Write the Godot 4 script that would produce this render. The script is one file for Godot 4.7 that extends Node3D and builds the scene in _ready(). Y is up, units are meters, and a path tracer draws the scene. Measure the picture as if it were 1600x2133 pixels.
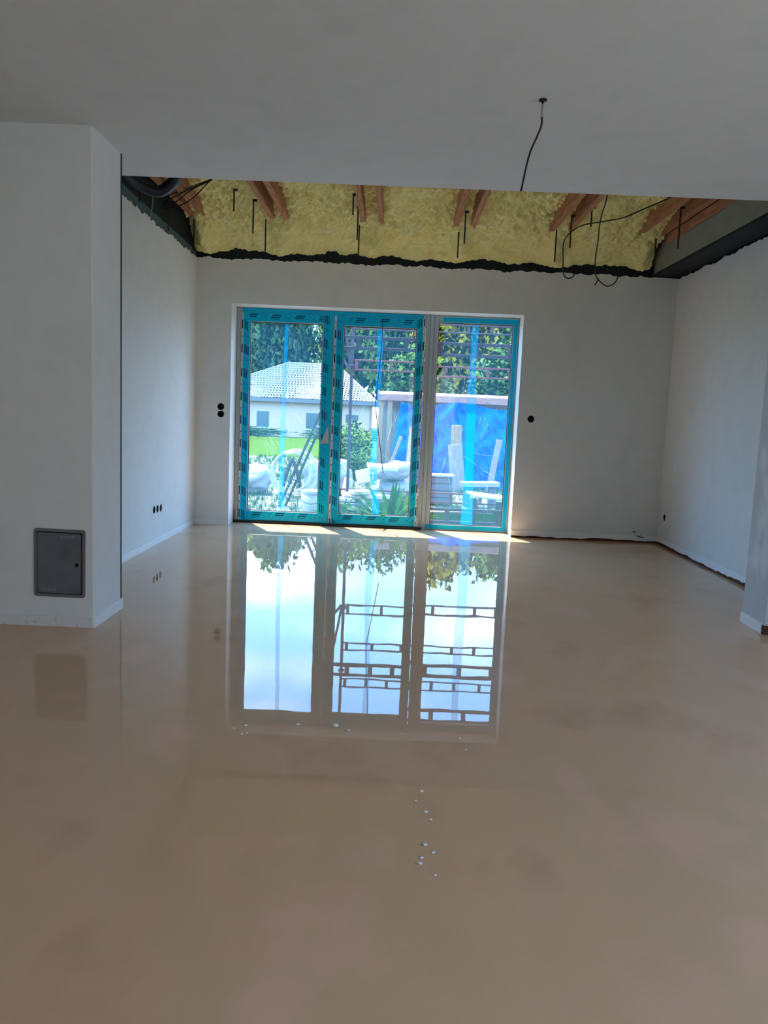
extends Node3D

const CAM_H := 1.15
const BACK_Z := -7.744        # inner face of the window wall
const LEFT_X := -1.945        # inner face of the far room's left wall
const RIGHT_X := 2.634        # inner face of the far room's right wall
const CEIL_Y := 2.461
const CEIL_END := -4.767      # free edge of the plasterboard ceiling
const PIER_L := -1.505
const PIER_R := 2.146
const FRAME_Z := -7.994       # room-side face of the window frames
const GROUND_Y := -0.25

var M := {}
var rng := RandomNumberGenerator.new()
var taken := {}

# ------------------------------------------------------------------ helpers
func numbered(called: String) -> String:
	var n: int = taken.get(called, 0)
	taken[called] = n + 1
	return called if n == 0 else "%s_%03d" % [called, n]

func tag(o: Node, label: String, category := "", group := "", kind := "") -> Node:
	if label: o.set_meta("label", label)
	if category: o.set_meta("category", category)
	if group: o.set_meta("group", group)
	if kind: o.set_meta("kind", kind)
	return o

func base(called: String, at := Vector3.ZERO, turn := 0.0) -> Node3D:
	var o := Node3D.new()
	o.name = numbered(called)
	o.position = at
	o.rotation.y = turn
	add_child(o)
	return o

func begin() -> SurfaceTool:
	var st := SurfaceTool.new()
	st.begin(Mesh.PRIMITIVE_TRIANGLES)
	st.set_smooth_group(-1)
	return st

func done(st: SurfaceTool, smooth_normals := true) -> ArrayMesh:
	if smooth_normals:
		st.generate_normals()
	return st.commit()

func put(called: String, mesh: Mesh, m: Material, parent: Node = self) -> MeshInstance3D:
	var o := MeshInstance3D.new()
	o.name = numbered(called) if parent == self else called
	o.mesh = mesh
	o.material_override = m
	parent.add_child(o, true)
	return o

func tri(st: SurfaceTool, a: Vector3, b: Vector3, c: Vector3) -> void:
	st.add_vertex(a); st.add_vertex(b); st.add_vertex(c)

# a quad seen clockwise a b c d from its front
func quad(st: SurfaceTool, a: Vector3, b: Vector3, c: Vector3, d: Vector3) -> void:
	tri(st, a, b, c); tri(st, a, c, d)

func quad_uv(st: SurfaceTool, p: Array, uv: Array) -> void:
	for i in [0, 1, 2, 0, 2, 3]:
		st.set_uv(uv[i]); st.add_vertex(p[i])

func face_to(st: SurfaceTool, pts: Array, out: Vector3) -> void:
	# convex polygon, wound so that its front looks along out
	var n: Vector3 = (pts[1] - pts[0]).cross(pts[2] - pts[0])
	var p := pts.duplicate()
	if n.dot(out) > 0.0:
		p.reverse()
	for i in range(1, p.size() - 1):
		tri(st, p[0], p[i], p[i + 1])

# box with chamfered edges
func box(st: SurfaceTool, t: Transform3D, s: Vector3, c := 0.0) -> void:
	var h := s * 0.5
	c = minf(c, minf(h.x, minf(h.y, h.z)) * 0.9)
	var ax := [Vector3.RIGHT, Vector3.UP, Vector3.BACK]
	for k in 3:
		var u: Vector3 = ax[(k + 1) % 3]
		var v: Vector3 = ax[(k + 2) % 3]
		var w: Vector3 = ax[k]
		for sg in [-1.0, 1.0]:
			var o: Vector3 = w * h[k] * sg
			var uu: Vector3 = u * (h[(k + 1) % 3] - c)
			var vv: Vector3 = v * (h[(k + 2) % 3] - c)
			face_to(st, [t * (o - uu - vv), t * (o + uu - vv), t * (o + uu + vv), t * (o - uu + vv)], t.basis * (w * sg))
	if c <= 0.0:
		return
	for k in 3:
		var i1 := (k + 1) % 3
		var i2 := (k + 2) % 3
		for s1 in [-1.0, 1.0]:
			for s2 in [-1.0, 1.0]:
				var a: Vector3 = ax[i1] * h[i1] * s1 + ax[i2] * (h[i2] - c) * s2
				var b: Vector3 = ax[i1] * (h[i1] - c) * s1 + ax[i2] * h[i2] * s2
				var e: Vector3 = ax[k] * (h[k] - c)
				face_to(st, [t * (a - e), t * (a + e), t * (b + e), t * (b - e)], t.basis * (ax[i1] * s1 + ax[i2] * s2))
	for sx in [-1.0, 1.0]:
		for sy in [-1.0, 1.0]:
			for sz in [-1.0, 1.0]:
				face_to(st, [t * Vector3(sx * h.x, sy * (h.y - c), sz * (h.z - c)), t * Vector3(sx * (h.x - c), sy * h.y, sz * (h.z - c)), t * Vector3(sx * (h.x - c), sy * (h.y - c), sz * h.z)], t.basis * Vector3(sx, sy, sz))

func at(p: Vector3, euler := Vector3.ZERO) -> Transform3D:
	return Transform3D(Basis.from_euler(euler), p)

func span(st: SurfaceTool, lo: Vector3, hi: Vector3, c := 0.0) -> void:
	box(st, at((lo + hi) * 0.5), hi - lo, c)

# a bar of rectangular section between two points
func bar(st: SurfaceTool, a: Vector3, b: Vector3, w: float, d: float, c := 0.0, up := Vector3.BACK) -> void:
	var y := (b - a).normalized()
	var x := up.cross(y).normalized()
	if x.length() < 0.5:
		x = Vector3.RIGHT.cross(y).normalized()
	box(st, Transform3D(Basis(x, y, x.cross(y)), (a + b) * 0.5), Vector3(w, (b - a).length(), d), c)

func smooth_path(pts: Array, n := 6) -> Array:
	var r := []
	for i in pts.size() - 1:
		var p0: Vector3 = pts[maxi(i - 1, 0)]
		var p1: Vector3 = pts[i]
		var p2: Vector3 = pts[i + 1]
		var p3: Vector3 = pts[mini(i + 2, pts.size() - 1)]
		for k in n:
			r.append(p1.cubic_interpolate(p2, p0, p3, float(k) / n))
	r.append(pts[-1])
	return r

func tube(st: SurfaceTool, pts: Array, r, sides := 8, caps := true) -> void:
	st.set_smooth_group(1)
	var rings := []
	var last := Vector3.ZERO
	for i in pts.size():
		var d: Vector3 = (pts[mini(i + 1, pts.size() - 1)] - pts[maxi(i - 1, 0)]).normalized()
		if last == Vector3.ZERO:
			last = d.cross(Vector3(0.31, 0.52, 0.79)).normalized()
		last = (last - d * last.dot(d)).normalized()
		var w := d.cross(last)
		var rad: float = r[i] if r is Array or r is PackedFloat32Array else r
		var ring := []
		for k in sides:
			var a := TAU * k / sides
			ring.append(pts[i] + (last * cos(a) + w * sin(a)) * rad)
		rings.append(ring)
	for i in rings.size() - 1:
		for k in sides:
			var k2 := (k + 1) % sides
			quad(st, rings[i][k], rings[i + 1][k], rings[i + 1][k2], rings[i][k2])
	st.set_smooth_group(-1)
	if caps:
		for k in range(1, sides - 1):
			tri(st, rings[0][0], rings[0][k], rings[0][k + 1])
			tri(st, rings[-1][0], rings[-1][k + 1], rings[-1][k])

# profile of (radius, height) turned about t's y axis
func lathe(st: SurfaceTool, t: Transform3D, prof: Array, seg := 24, smooth := 1) -> void:
	st.set_smooth_group(smooth)
	for i in prof.size() - 1:
		var a: Vector2 = prof[i]
		var b: Vector2 = prof[i + 1]
		for k in seg:
			var p := TAU * k / seg
			var q := TAU * (k + 1) / seg
			var v := [t * Vector3(a.x * cos(p), a.y, a.x * sin(p)), t * Vector3(b.x * cos(p), b.y, b.x * sin(p)), t * Vector3(b.x * cos(q), b.y, b.x * sin(q)), t * Vector3(a.x * cos(q), a.y, a.x * sin(q))]
			if a.x > 1e-6:
				tri(st, v[0], v[2], v[3])
			if b.x > 1e-6:
				tri(st, v[0], v[1], v[2])
	st.set_smooth_group(-1)

# polygon (x, y) pushed from z = 0 to z = -depth, in t's axes
func prism(st: SurfaceTool, poly: PackedVector2Array, depth: float, t := Transform3D()) -> void:
	var idx := Geometry2D.triangulate_polygon(poly)
	for i in range(0, idx.size(), 3):
		var a := poly[idx[i]]
		var b := poly[idx[i + 1]]
		var c := poly[idx[i + 2]]
		face_to(st, [t * Vector3(a.x, a.y, 0), t * Vector3(b.x, b.y, 0), t * Vector3(c.x, c.y, 0)], t.basis.z)
		face_to(st, [t * Vector3(a.x, a.y, -depth), t * Vector3(b.x, b.y, -depth), t * Vector3(c.x, c.y, -depth)], -t.basis.z)
	var cw := Geometry2D.is_polygon_clockwise(poly)
	for i in poly.size():
		var a := poly[i]
		var b := poly[(i + 1) % poly.size()]
		var q := [t * Vector3(a.x, a.y, 0), t * Vector3(b.x, b.y, 0), t * Vector3(b.x, b.y, -depth), t * Vector3(a.x, a.y, -depth)]
		if cw: q.reverse()
		quad(st, q[0], q[1], q[2], q[3])

func ragged(a: Vector2, b: Vector2, step: float, amp: float, noise_seed: int) -> PackedVector2Array:
	var r := PackedVector2Array()
	var g := RandomNumberGenerator.new()
	g.seed = noise_seed
	var n := int((b - a).length() / step)
	var slow := 0.0
	for i in range(1, n):
		slow = slow * 0.75 + g.randf_range(-1, 1) * amp * 0.45
		var p := a.lerp(b, (i + g.randf_range(-0.3, 0.3)) / n)
		p.y += slow + g.randf_range(-amp, amp) * 0.5
		r.append(p)
	return r

# soft closed lump: an icosphere-like grid pushed about by noise
func lump(st: SurfaceTool, t: Transform3D, size: Vector3, rough: float, noise: FastNoiseLite, flat := 0.6, nu := 20, nv := 12) -> void:
	st.set_smooth_group(1)
	var g := []
	for j in nv + 1:
		var row := []
		var th := PI * j / nv
		for i in nu + 1:
			var ph := TAU * (i % nu) / nu
			var d := Vector3(sin(th) * cos(ph), cos(th), sin(th) * sin(ph))
			var p := Vector3(signf(d.x) * pow(absf(d.x), flat), signf(d.y) * pow(absf(d.y), flat), signf(d.z) * pow(absf(d.z), flat)) * size * 0.5
			var w: Vector3 = t * p
			p *= 1.0 + rough * noise.get_noise_3d(w.x * 10.0, w.y * 10.0, w.z * 10.0)
			row.append(t * p)
		g.append(row)
	for j in nv:
		for i in nu:
			if j > 0: tri(st, g[j][i], g[j][i + 1], g[j + 1][i + 1])
			if j < nv - 1: tri(st, g[j][i], g[j + 1][i + 1], g[j + 1][i])
	st.set_smooth_group(-1)

# ---------------------------------------------------------------- materials
func mat(called: String, c: Color, rough := 0.8, spec := 0.5) -> StandardMaterial3D:
	var m := StandardMaterial3D.new()
	m.resource_name = called
	m.albedo_color = c
	m.roughness = rough
	m.metallic_specular = spec
	M[called] = m
	return m

func noise_tex(freq: float, ramp: Array, size := 512, octaves := 4, noise_seed := 1, type := FastNoiseLite.TYPE_SIMPLEX_SMOOTH) -> NoiseTexture2D:
	var n := FastNoiseLite.new()
	n.noise_type = type
	n.seed = noise_seed
	n.frequency = freq
	n.fractal_octaves = octaves
	var t := NoiseTexture2D.new()
	t.width = size
	t.height = size
	t.seamless = true
	t.noise = n
	if ramp:
		var gr := Gradient.new()
		gr.offsets = PackedFloat32Array(range(ramp.size()).map(func(i): return float(i) / (ramp.size() - 1)))
		gr.colors = PackedColorArray(ramp)
		t.color_ramp = gr
	return t

func tri_map(m: StandardMaterial3D, scale: Vector3, world := true) -> void:
	m.uv1_triplanar = true
	m.uv1_world_triplanar = world
	m.uv1_scale = scale
	m.uv1_triplanar_sharpness = 4.0

func wood(called: String, dark: Color, light: Color, noise_seed: int, along: Vector3) -> StandardMaterial3D:
	var m := mat(called, Color.WHITE, 0.75, 0.4)
	m.albedo_texture = noise_tex(0.012, [dark, light, dark.lerp(light, 0.4), light], 512, 4, noise_seed)
	m.heightmap_enabled = true
	m.heightmap_texture = m.albedo_texture
	m.heightmap_scale = 0.08
	tri_map(m, along)
	return m

func film_image() -> ImageTexture:
	# printed protective tape: u runs along the frame, v across it
	var w := 512
	var h := 192
	var im := Image.create(w, h, false, Image.FORMAT_RGB8)
	var blue := Color(0.0, 0.74, 0.90)
	var ink := Color(0.0, 0.30, 0.44)
	im.fill(blue)
	var g := RandomNumberGenerator.new()
	g.seed = 5
	for k in 700:
		var x := g.randi_range(0, w - 30)
		im.fill_rect(Rect2i(x, g.randi_range(34, h - 3), g.randi_range(8, 40), 1), blue.lerp(Color(0.15, 0.80, 0.90), g.randf() * 0.25))
	# the clear edge strip with its own print
	im.fill_rect(Rect2i(0, 0, w, 30), Color(0.80, 0.84, 0.84))
	for k in 2:
		im.fill_rect(Rect2i(30 + 256 * k, 6, 92, 18), Color(0.13, 0.16, 0.18))
		im.fill_rect(Rect2i(196 + 256 * k, 8, 14, 14), Color(0.2, 0.26, 0.28))
		for i in 11:
			if i % 4 != 3:
				im.fill_rect(Rect2i(134 + 256 * k + i * 5, 10, 3, 9), Color(0.35, 0.4, 0.42))
	for k in 2:
		var o := 256 * k
		im.fill_rect(Rect2i(22 + o, 52, 96, 19), ink)
		im.fill_rect(Rect2i(8 + o, 84, 96, 19), ink)
		if k == 1:
			im.fill_rect(Rect2i(2 + o, 116, 92, 9), ink)
		for r in [[58, 136], [92, 118], [120, 150]]:
			for i in 13:
				if i % 5 == 4: continue
				var hh := g.randi_range(5, 9)
				im.fill_rect(Rect2i((r[1] + o + i * 5) % w, r[0] + 9 - hh, 3, hh), ink.lerp(blue, 0.35))
		im.fill_rect(Rect2i(214 + o, 54, 15, 15), ink.lerp(blue, 0.15))
		im.fill_rect(Rect2i(196 + o, 88, 15, 15), ink.lerp(blue, 0.15))
	return ImageTexture.create_from_image(im)

func foil_image(noise_seed: int, strip: Array, bare_left: float) -> ImageTexture:
	# clear blue-tinged foil over a pane: alpha says how dense it is; strip = [[v, u0, u1], ...] is where two sheets overlap
	var w := 384
	var h := 1024
	var im := Image.create(w, h, false, Image.FORMAT_RGBA8)
	var n := FastNoiseLite.new()
	n.seed = noise_seed
	n.frequency = 0.008
	for y in h:
		var v := float(y) / h
		var a := 0.0
		var b := 0.0
		for i in strip.size() - 1:
			if v >= strip[i][0] and v <= strip[i + 1][0]:
				var t: float = (v - strip[i][0]) / maxf(strip[i + 1][0] - strip[i][0], 1e-5)
				a = lerpf(strip[i][1], strip[i + 1][1], t)
				b = lerpf(strip[i][2], strip[i + 1][2], t)
		for x in w:
			var u := float(x) / w
			var c := Color(0.42, 0.90, 1.0, 0.095 + 0.035 * n.get_noise_2d(x, y * 0.4))
			if u < bare_left - 0.02 * v:
				c.a = 0.0
			elif u >= a and u <= b:
				c = Color(0.01, 0.76, 0.92, 0.44)
				if u - a < 0.006 or b - u < 0.006:
					c = Color(0.01, 0.58, 0.84, 0.58)
			im.set_pixel(x, y, c)
	var g := RandomNumberGenerator.new()
	g.seed = noise_seed * 7
	for k in 9:                                # creases and scratches, in little sheaves
		var cx := g.randf_range(0.2, 0.9) * w
		var cy := g.randf_range(0.1, 0.9) * h
		var dir := g.randf_range(-0.6, 0.6) if k % 3 else g.randf_range(0.9, 1.3)
		for q in g.randi_range(2, 6):
			var x := cx + g.randf_range(-24, 24)
			var y := cy + g.randf_range(-40, 40)
			var turn := g.randf_range(-0.004, 0.004)
			var d := dir + g.randf_range(-0.15, 0.15)
			var dens := g.randf_range(0.35, 0.7)
			for s in g.randi_range(30, 130):
				x += sin(d)
				y += cos(d)
				d += turn
				if x > w * (bare_left + 0.02) and x < w - 2 and y > 0 and y < h - 1:
					im.set_pixel(int(x), int(y), Color(0.92, 0.98, 1.0, dens))
	return ImageTexture.create_from_image(im)

func make_materials() -> void:
	var plaster := mat("plaster", Color(0.93, 0.93, 0.92), 0.85, 0.3)
	plaster.albedo_texture = noise_tex(0.006, [Color(0.975, 0.975, 0.975), Color.WHITE, Color(0.985, 0.985, 0.98)], 512, 5, 3)
	plaster.heightmap_enabled = true
	plaster.heightmap_texture = noise_tex(0.05, [], 512, 3, 9)
	plaster.heightmap_scale = 0.012
	tri_map(plaster, Vector3.ONE * 0.7)
	var pp := mat("plaster_patched", Color(0.90, 0.90, 0.90), 0.85, 0.3)
	pp.albedo_texture = noise_tex(0.008, [Color(0.90, 0.905, 0.91), Color(0.90, 0.905, 0.91), Color(0.91, 0.915, 0.92), Color.WHITE, Color.WHITE], 512, 3, 91)
	tri_map(pp, Vector3(0.9, 0.5, 0.9))
	var fl := mat("wet_screed", Color(1, 1, 1), 0.01, 0.37)
	fl.albedo_texture = noise_tex(0.004, [Color(0.82, 0.66, 0.52), Color(0.88, 0.71, 0.57), Color(0.86, 0.71, 0.56), Color(0.92, 0.73, 0.62)], 1024, 5, 21)
	fl.heightmap_enabled = true
	fl.heightmap_texture = noise_tex(0.012, [], 1024, 2, 31)
	fl.heightmap_scale = 0.01
	tri_map(fl, Vector3(0.35, 0.35, 0.25))
	mat("strip_foam", Color(0.96, 0.97, 0.97), 0.7)
	var stained := mat("strip_stained", Color.WHITE, 0.75)
	stained.albedo_texture = noise_tex(0.03, [Color(0.93, 0.92, 0.91), Color(0.91, 0.90, 0.89), Color(0.93, 0.92, 0.91), Color(0.92, 0.91, 0.89), Color(0.92, 0.90, 0.88), Color(0.88, 0.84, 0.78), Color(0.45, 0.32, 0.22)], 512, 4, 55)
	tri_map(stained, Vector3.ONE * 2.0)
	var dark := mat("bitumen", Color.WHITE, 0.7, 0.4)
	dark.albedo_texture = noise_tex(0.03, [Color(0.05, 0.07, 0.09), Color(0.09, 0.13, 0.15), Color(0.06, 0.09, 0.11)], 512, 4, 12)
	dark.heightmap_enabled = true
	dark.heightmap_texture = dark.albedo_texture
	dark.heightmap_scale = 0.4
	tri_map(dark, Vector3.ONE * 2.0)
	var mesh_m := mat("render_mesh", Color.WHITE, 0.8, 0.3)
	mesh_m.albedo_texture = noise_tex(0.06, [Color(0.16, 0.24, 0.27), Color(0.44, 0.53, 0.54), Color(0.24, 0.33, 0.35), Color(0.62, 0.68, 0.68)], 512, 4, 14)
	mesh_m.heightmap_enabled = true
	mesh_m.heightmap_texture = mesh_m.albedo_texture
	mesh_m.heightmap_scale = 0.6
	tri_map(mesh_m, Vector3.ONE * 2.5)
	var conc := mat("concrete", Color.WHITE, 0.85, 0.3)
	conc.albedo_texture = noise_tex(0.008, [Color(0.54, 0.56, 0.50), Color(0.60, 0.61, 0.55), Color(0.57, 0.58, 0.52)], 512, 5, 15)
	tri_map(conc, Vector3.ONE * 0.8)
	var foam := mat("spray_foam", Color.WHITE, 0.65, 0.4)
	foam.albedo_texture = noise_tex(0.01, [Color(0.93, 0.85, 0.52), Color(0.98, 0.94, 0.66), Color(0.96, 0.90, 0.58), Color(1.0, 0.98, 0.78)], 512, 4, 16)
	foam.subsurf_scatter_enabled = false
	tri_map(foam, Vector3.ONE * 0.6)
	wood("joist_wood", Color(0.55, 0.34, 0.23), Color(0.78, 0.56, 0.40), 17, Vector3(4.0, 4.0, 0.35))
	wood("plank_wood", Color(0.42, 0.34, 0.27), Color(0.58, 0.48, 0.38), 18, Vector3(4.0, 0.5, 4.0))
	wood("plank_grey", Color(0.38, 0.35, 0.34), Color(0.52, 0.48, 0.46), 19, Vector3(4.0, 0.5, 4.0))
	wood("slab_wood", Color(0.46, 0.34, 0.31), Color(0.60, 0.48, 0.44), 20, Vector3(0.4, 4.0, 4.0))
	mat("pvc", Color(0.68, 0.73, 0.74), 0.35)
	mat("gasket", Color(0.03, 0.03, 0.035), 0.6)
	mat("threshold_dark", Color(0.10, 0.13, 0.14), 0.5)
	var film := mat("printed_film", Color.WHITE, 0.4, 0.3)
	film.albedo_texture = film_image()
	var pf := mat("plain_film", Color.WHITE, 0.4, 0.3)
	pf.albedo_texture = noise_tex(0.01, [Color(0.0, 0.68, 0.86), Color(0.0, 0.74, 0.90), Color(0.03, 0.76, 0.88)], 256, 3, 23)
	tri_map(pf, Vector3.ONE)
	var glass := mat("glass", Color(0.9, 0.97, 0.95, 0.03), 0.0, 0.5)
	glass.transparency = BaseMaterial3D.TRANSPARENCY_ALPHA
	var strips := [
		[[0.0, 0.47, 0.525], [0.5, 0.445, 0.505], [0.8, 0.44, 0.51], [1.0, 0.45, 0.53]],
		[[0.0, 0.45, 0.54], [0.25, 0.47, 0.54], [0.5, 0.44, 0.50], [0.75, 0.42, 0.52], [1.0, 0.48, 0.58]],
		[[0.0, 0.45, 0.545], [0.2, 0.44, 0.53], [0.4, 0.43, 0.56], [0.7, 0.45, 0.58], [1.0, 0.43, 0.60]]]
	for i in 3:
		var fo := mat("pane_foil_%d" % i, Color.WHITE, 0.5, 0.3)
		fo.albedo_texture = foil_image(41 + i, strips[i], 0.07 if i == 2 else -0.1)
		fo.transparency = BaseMaterial3D.TRANSPARENCY_ALPHA
		fo.backlight_enabled = true
		fo.backlight = Color(1, 1, 1)
		fo.texture_repeat = false
	mat("cable_black", Color(0.03, 0.03, 0.045), 0.45)
	mat("cable_red", Color(0.16, 0.06, 0.07), 0.5)
	mat("cable_white", Color(0.62, 0.62, 0.60), 0.5)
	mat("duct_blue", Color(0.03, 0.07, 0.16), 0.35)
	var st := mat("rod_steel", Color(0.26, 0.27, 0.26), 0.55)
	st.metallic = 0.6
	mat("socket_black", Color(0.03, 0.04, 0.045), 0.5)
	mat("rim_plaster", Color(0.88, 0.9, 0.9), 0.8)
	var pn := mat("panel_grey", Color.WHITE, 0.45, 0.5)
	pn.albedo_texture = noise_tex(0.006, [Color(0.36, 0.37, 0.40), Color(0.43, 0.44, 0.46), Color(0.39, 0.40, 0.43)], 256, 4, 33)
	tri_map(pn, Vector3.ONE * 3.0)
	mat("panel_frame", Color(0.47, 0.48, 0.49), 0.5)
	mat("letter_grey", Color(0.62, 0.63, 0.66), 0.5)
	mat("rust_brown", Color(0.32, 0.15, 0.08), 0.8)
	# outdoors
	var gr := mat("ground_soil", Color.WHITE, 0.95, 0.0)
	gr.albedo_texture = noise_tex(0.012, [Color(0.44, 0.43, 0.43), Color(0.53, 0.51, 0.51), Color(0.36, 0.40, 0.30), Color(0.58, 0.56, 0.56)], 1024, 5, 61)
	tri_map(gr, Vector3.ONE * 0.25)
	var lawn := mat("lawn", Color.WHITE, 0.95, 0.0)
	lawn.albedo_texture = noise_tex(0.02, [Color(0.20, 0.29, 0.07), Color(0.27, 0.35, 0.09), Color(0.23, 0.32, 0.08)], 512, 4, 62)
	tri_map(lawn, Vector3.ONE * 0.15)
	mat("grass_blade", Color(0.24, 0.34, 0.13), 0.9, 0.0)
	for a in [["leaf_light", Color(0.54, 0.64, 0.28), 0.15], ["leaf_dark", Color(0.30, 0.43, 0.27), 0.15], ["leaf_yellow", Color(0.72, 0.64, 0.16), 0.15], ["leaf_mid", Color(0.42, 0.56, 0.28), 0.15], ["plant_leaf", Color(0.20, 0.38, 0.09), 3.0]]:
		var lm := mat(a[0], Color.WHITE, 0.8, 0.0)
		lm.albedo_texture = noise_tex(0.03, [a[1].darkened(0.18), a[1], a[1].lightened(0.12)], 128, 3, 81)
		tri_map(lm, Vector3.ONE * a[2])
		lm.backlight_enabled = true
		lm.backlight = Color(0.9, 0.9, 0.9)
	mat("bark", Color(0.30, 0.25, 0.2), 0.9)
	var tarp := mat("tarp", Color.WHITE, 0.6, 0.0)
	tarp.albedo_texture = noise_tex(0.02, [Color(0.0, 0.36, 0.80), Color(0.0, 0.42, 0.88), Color(0.0, 0.38, 0.84)], 128, 3, 82)
	tri_map(tarp, Vector3.ONE * 0.5)
	tarp.backlight_enabled = true
	tarp.backlight = Color(0.55, 0.55, 0.55)
	mat("house_wall", Color(0.72, 0.61, 0.57), 0.9)
	mat("bounce_wall_cream", Color(0.80, 0.74, 0.64), 0.9)  # for the unseen walls added to bounce warm light
	mat("bounce_ground_beige", Color(0.66, 0.62, 0.55), 0.9)  # for the unseen ground added outside the openings as a reflector
	var rf := mat("house_roof", Color.WHITE, 0.6)
	rf.albedo_texture = noise_tex(0.02, [Color(0.44, 0.45, 0.46), Color(0.52, 0.52, 0.52)], 256, 3, 71)
	tri_map(rf, Vector3.ONE * 0.3)
	mat("house_fascia", Color(0.42, 0.40, 0.42), 0.7)
	mat("house_glass", Color(0.22, 0.27, 0.32), 0.2)
	var sc := mat("scaffold_steel", Color(0.27, 0.22, 0.26), 0.6, 0.2)
	sc.metallic = 0.0
	var sr := mat("scaffold_red", Color(0.40, 0.23, 0.24), 0.6, 0.2)
	sr.metallic = 0.0
	mat("sack_white", Color(0.56, 0.57, 0.60), 0.7)
	mat("bucket_plastic", Color(0.60, 0.62, 0.66), 0.5)
	mat("hose_white", Color(0.66, 0.69, 0.70), 0.4)
	mat("ladder_metal", Color(0.22, 0.20, 0.20), 0.6, 0.2)
	mat("insulation_white", Color(0.72, 0.72, 0.73), 0.8)
	mat("crate_dark", Color(0.34, 0.34, 0.40), 0.8)
	mat("black_sheet", Color(0.16, 0.14, 0.17), 0.7)
	mat("brick_pale", Color(0.72, 0.66, 0.62), 0.9)
	mat("eave_white", Color(0.75, 0.75, 0.74), 0.8)

# ---------------------------------------------------------- camera and light
func make_sky() -> PanoramaSkyMaterial:
	var w := 1024
	var h := 512
	var im := Image.create(w, h, false, Image.FORMAT_RGBF)
	var n := FastNoiseLite.new()
	n.seed = 8
	n.frequency = 1.0
	n.fractal_octaves = 5
	for y in h:
		var el := (0.5 - (y + 0.5) / h) * PI
		for x in w:
			var az := (x + 0.5) / w * TAU
			var c := Color(0.35, 0.36, 0.33)
			if el >= 0.0:
				var up := sin(el)
				var blue := Color(0.15, 0.40, 0.92).lerp(Color(0.34, 0.66, 1.04), pow(1.0 - up, 3.0))
				var d := Vector3(cos(el) * cos(az), up, cos(el) * sin(az))
				var k := n.get_noise_3d(d.x * 1.6, d.y * 4.2, d.z * 1.6)
				var cl := smoothstep(0.0, 0.45, k)
				c = blue.lerp(Color(0.74, 0.90, 1.04), cl * 0.8)
			im.set_pixel(x, y, c)
	var m := PanoramaSkyMaterial.new()
	m.panorama = ImageTexture.create_from_image(im)
	return m

func make_camera_and_light() -> void:
	var cam := Camera3D.new()
	cam.name = "camera"
	cam.fov = rad_to_deg(2.0 * atan(1066.5 / 1646.6))
	cam.near = 0.05
	cam.far = 400.0
	cam.transform = Transform3D(Basis(Vector3.UP, deg_to_rad(0.478)) * Basis(Vector3.RIGHT, deg_to_rad(-7.024)) * Basis(Vector3.BACK, deg_to_rad(2.379)), Vector3(0, CAM_H, 0))
	add_child(cam)
	cam.current = true
	var e := Environment.new()
	e.background_mode = Environment.BG_SKY
	e.sky = Sky.new()
	e.sky.sky_material = make_sky()
	e.background_energy_multiplier = 3.6
	e.tonemap_mode = Environment.TONE_MAPPER_LINEAR
	e.tonemap_exposure = 2.65
	e.sdfgi_enabled = true
	e.ssao_enabled = true
	e.ssil_enabled = true
	var we := WorldEnvironment.new()
	we.name = "environment"
	we.environment = e
	add_child(we)
	var sun := DirectionalLight3D.new()
	sun.name = "sun"
	sun.light_color = Color(1.0, 0.97, 0.92)
	sun.light_energy = 2.0
	sun.light_angular_distance = 0.6
	sun.shadow_enabled = true
	add_child(sun)
	sun.look_at_from_position(Vector3.ZERO, Vector3(0.21, -0.88, 0.42), Vector3.UP)

# ------------------------------------------------------------------ structure
func wall_csg(called: String, mesh: Mesh, holes: Array, label: String) -> void:
	# holes: [centre, axis, radius, depth]
	var c := CSGCombiner3D.new()
	c.name = called
	var b := CSGMesh3D.new()
	b.name = "slab"
	b.mesh = mesh
	b.material = M.plaster
	c.add_child(b)
	for h in holes:
		var k := CSGCylinder3D.new()
		k.name = "hole"
		k.operation = CSGShape3D.OPERATION_SUBTRACTION
		k.radius = h[2]
		k.height = h[3] * 2.0
		k.sides = 28
		k.smooth_faces = false
		k.material = M.plaster
		k.position = h[0]
		if h[1] == "x": k.rotation.z = PI / 2
		if h[1] == "z": k.rotation.x = PI / 2
		c.add_child(k, true)
	add_child(c)
	tag(c, label, "", "", "structure")

const SOCK_BACK := [Vector3(-1.695, 1.161, BACK_Z), Vector3(-1.694, 1.091, BACK_Z), Vector3(1.323, 1.165, BACK_Z)]
const SOCK_LEFT := [Vector3(LEFT_X, 0.294, -6.432), Vector3(LEFT_X, 0.291, -6.525), Vector3(LEFT_X, 0.288, -6.621)]
const SOCK_RIGHT := [Vector3(RIGHT_X, 0.278, -7.578)]

func structure(called: String, st: SurfaceTool, m: Material, label: String) -> MeshInstance3D:
	var o := put(called, done(st), m)
	tag(o, label, "", "", "structure")
	return o

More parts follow.
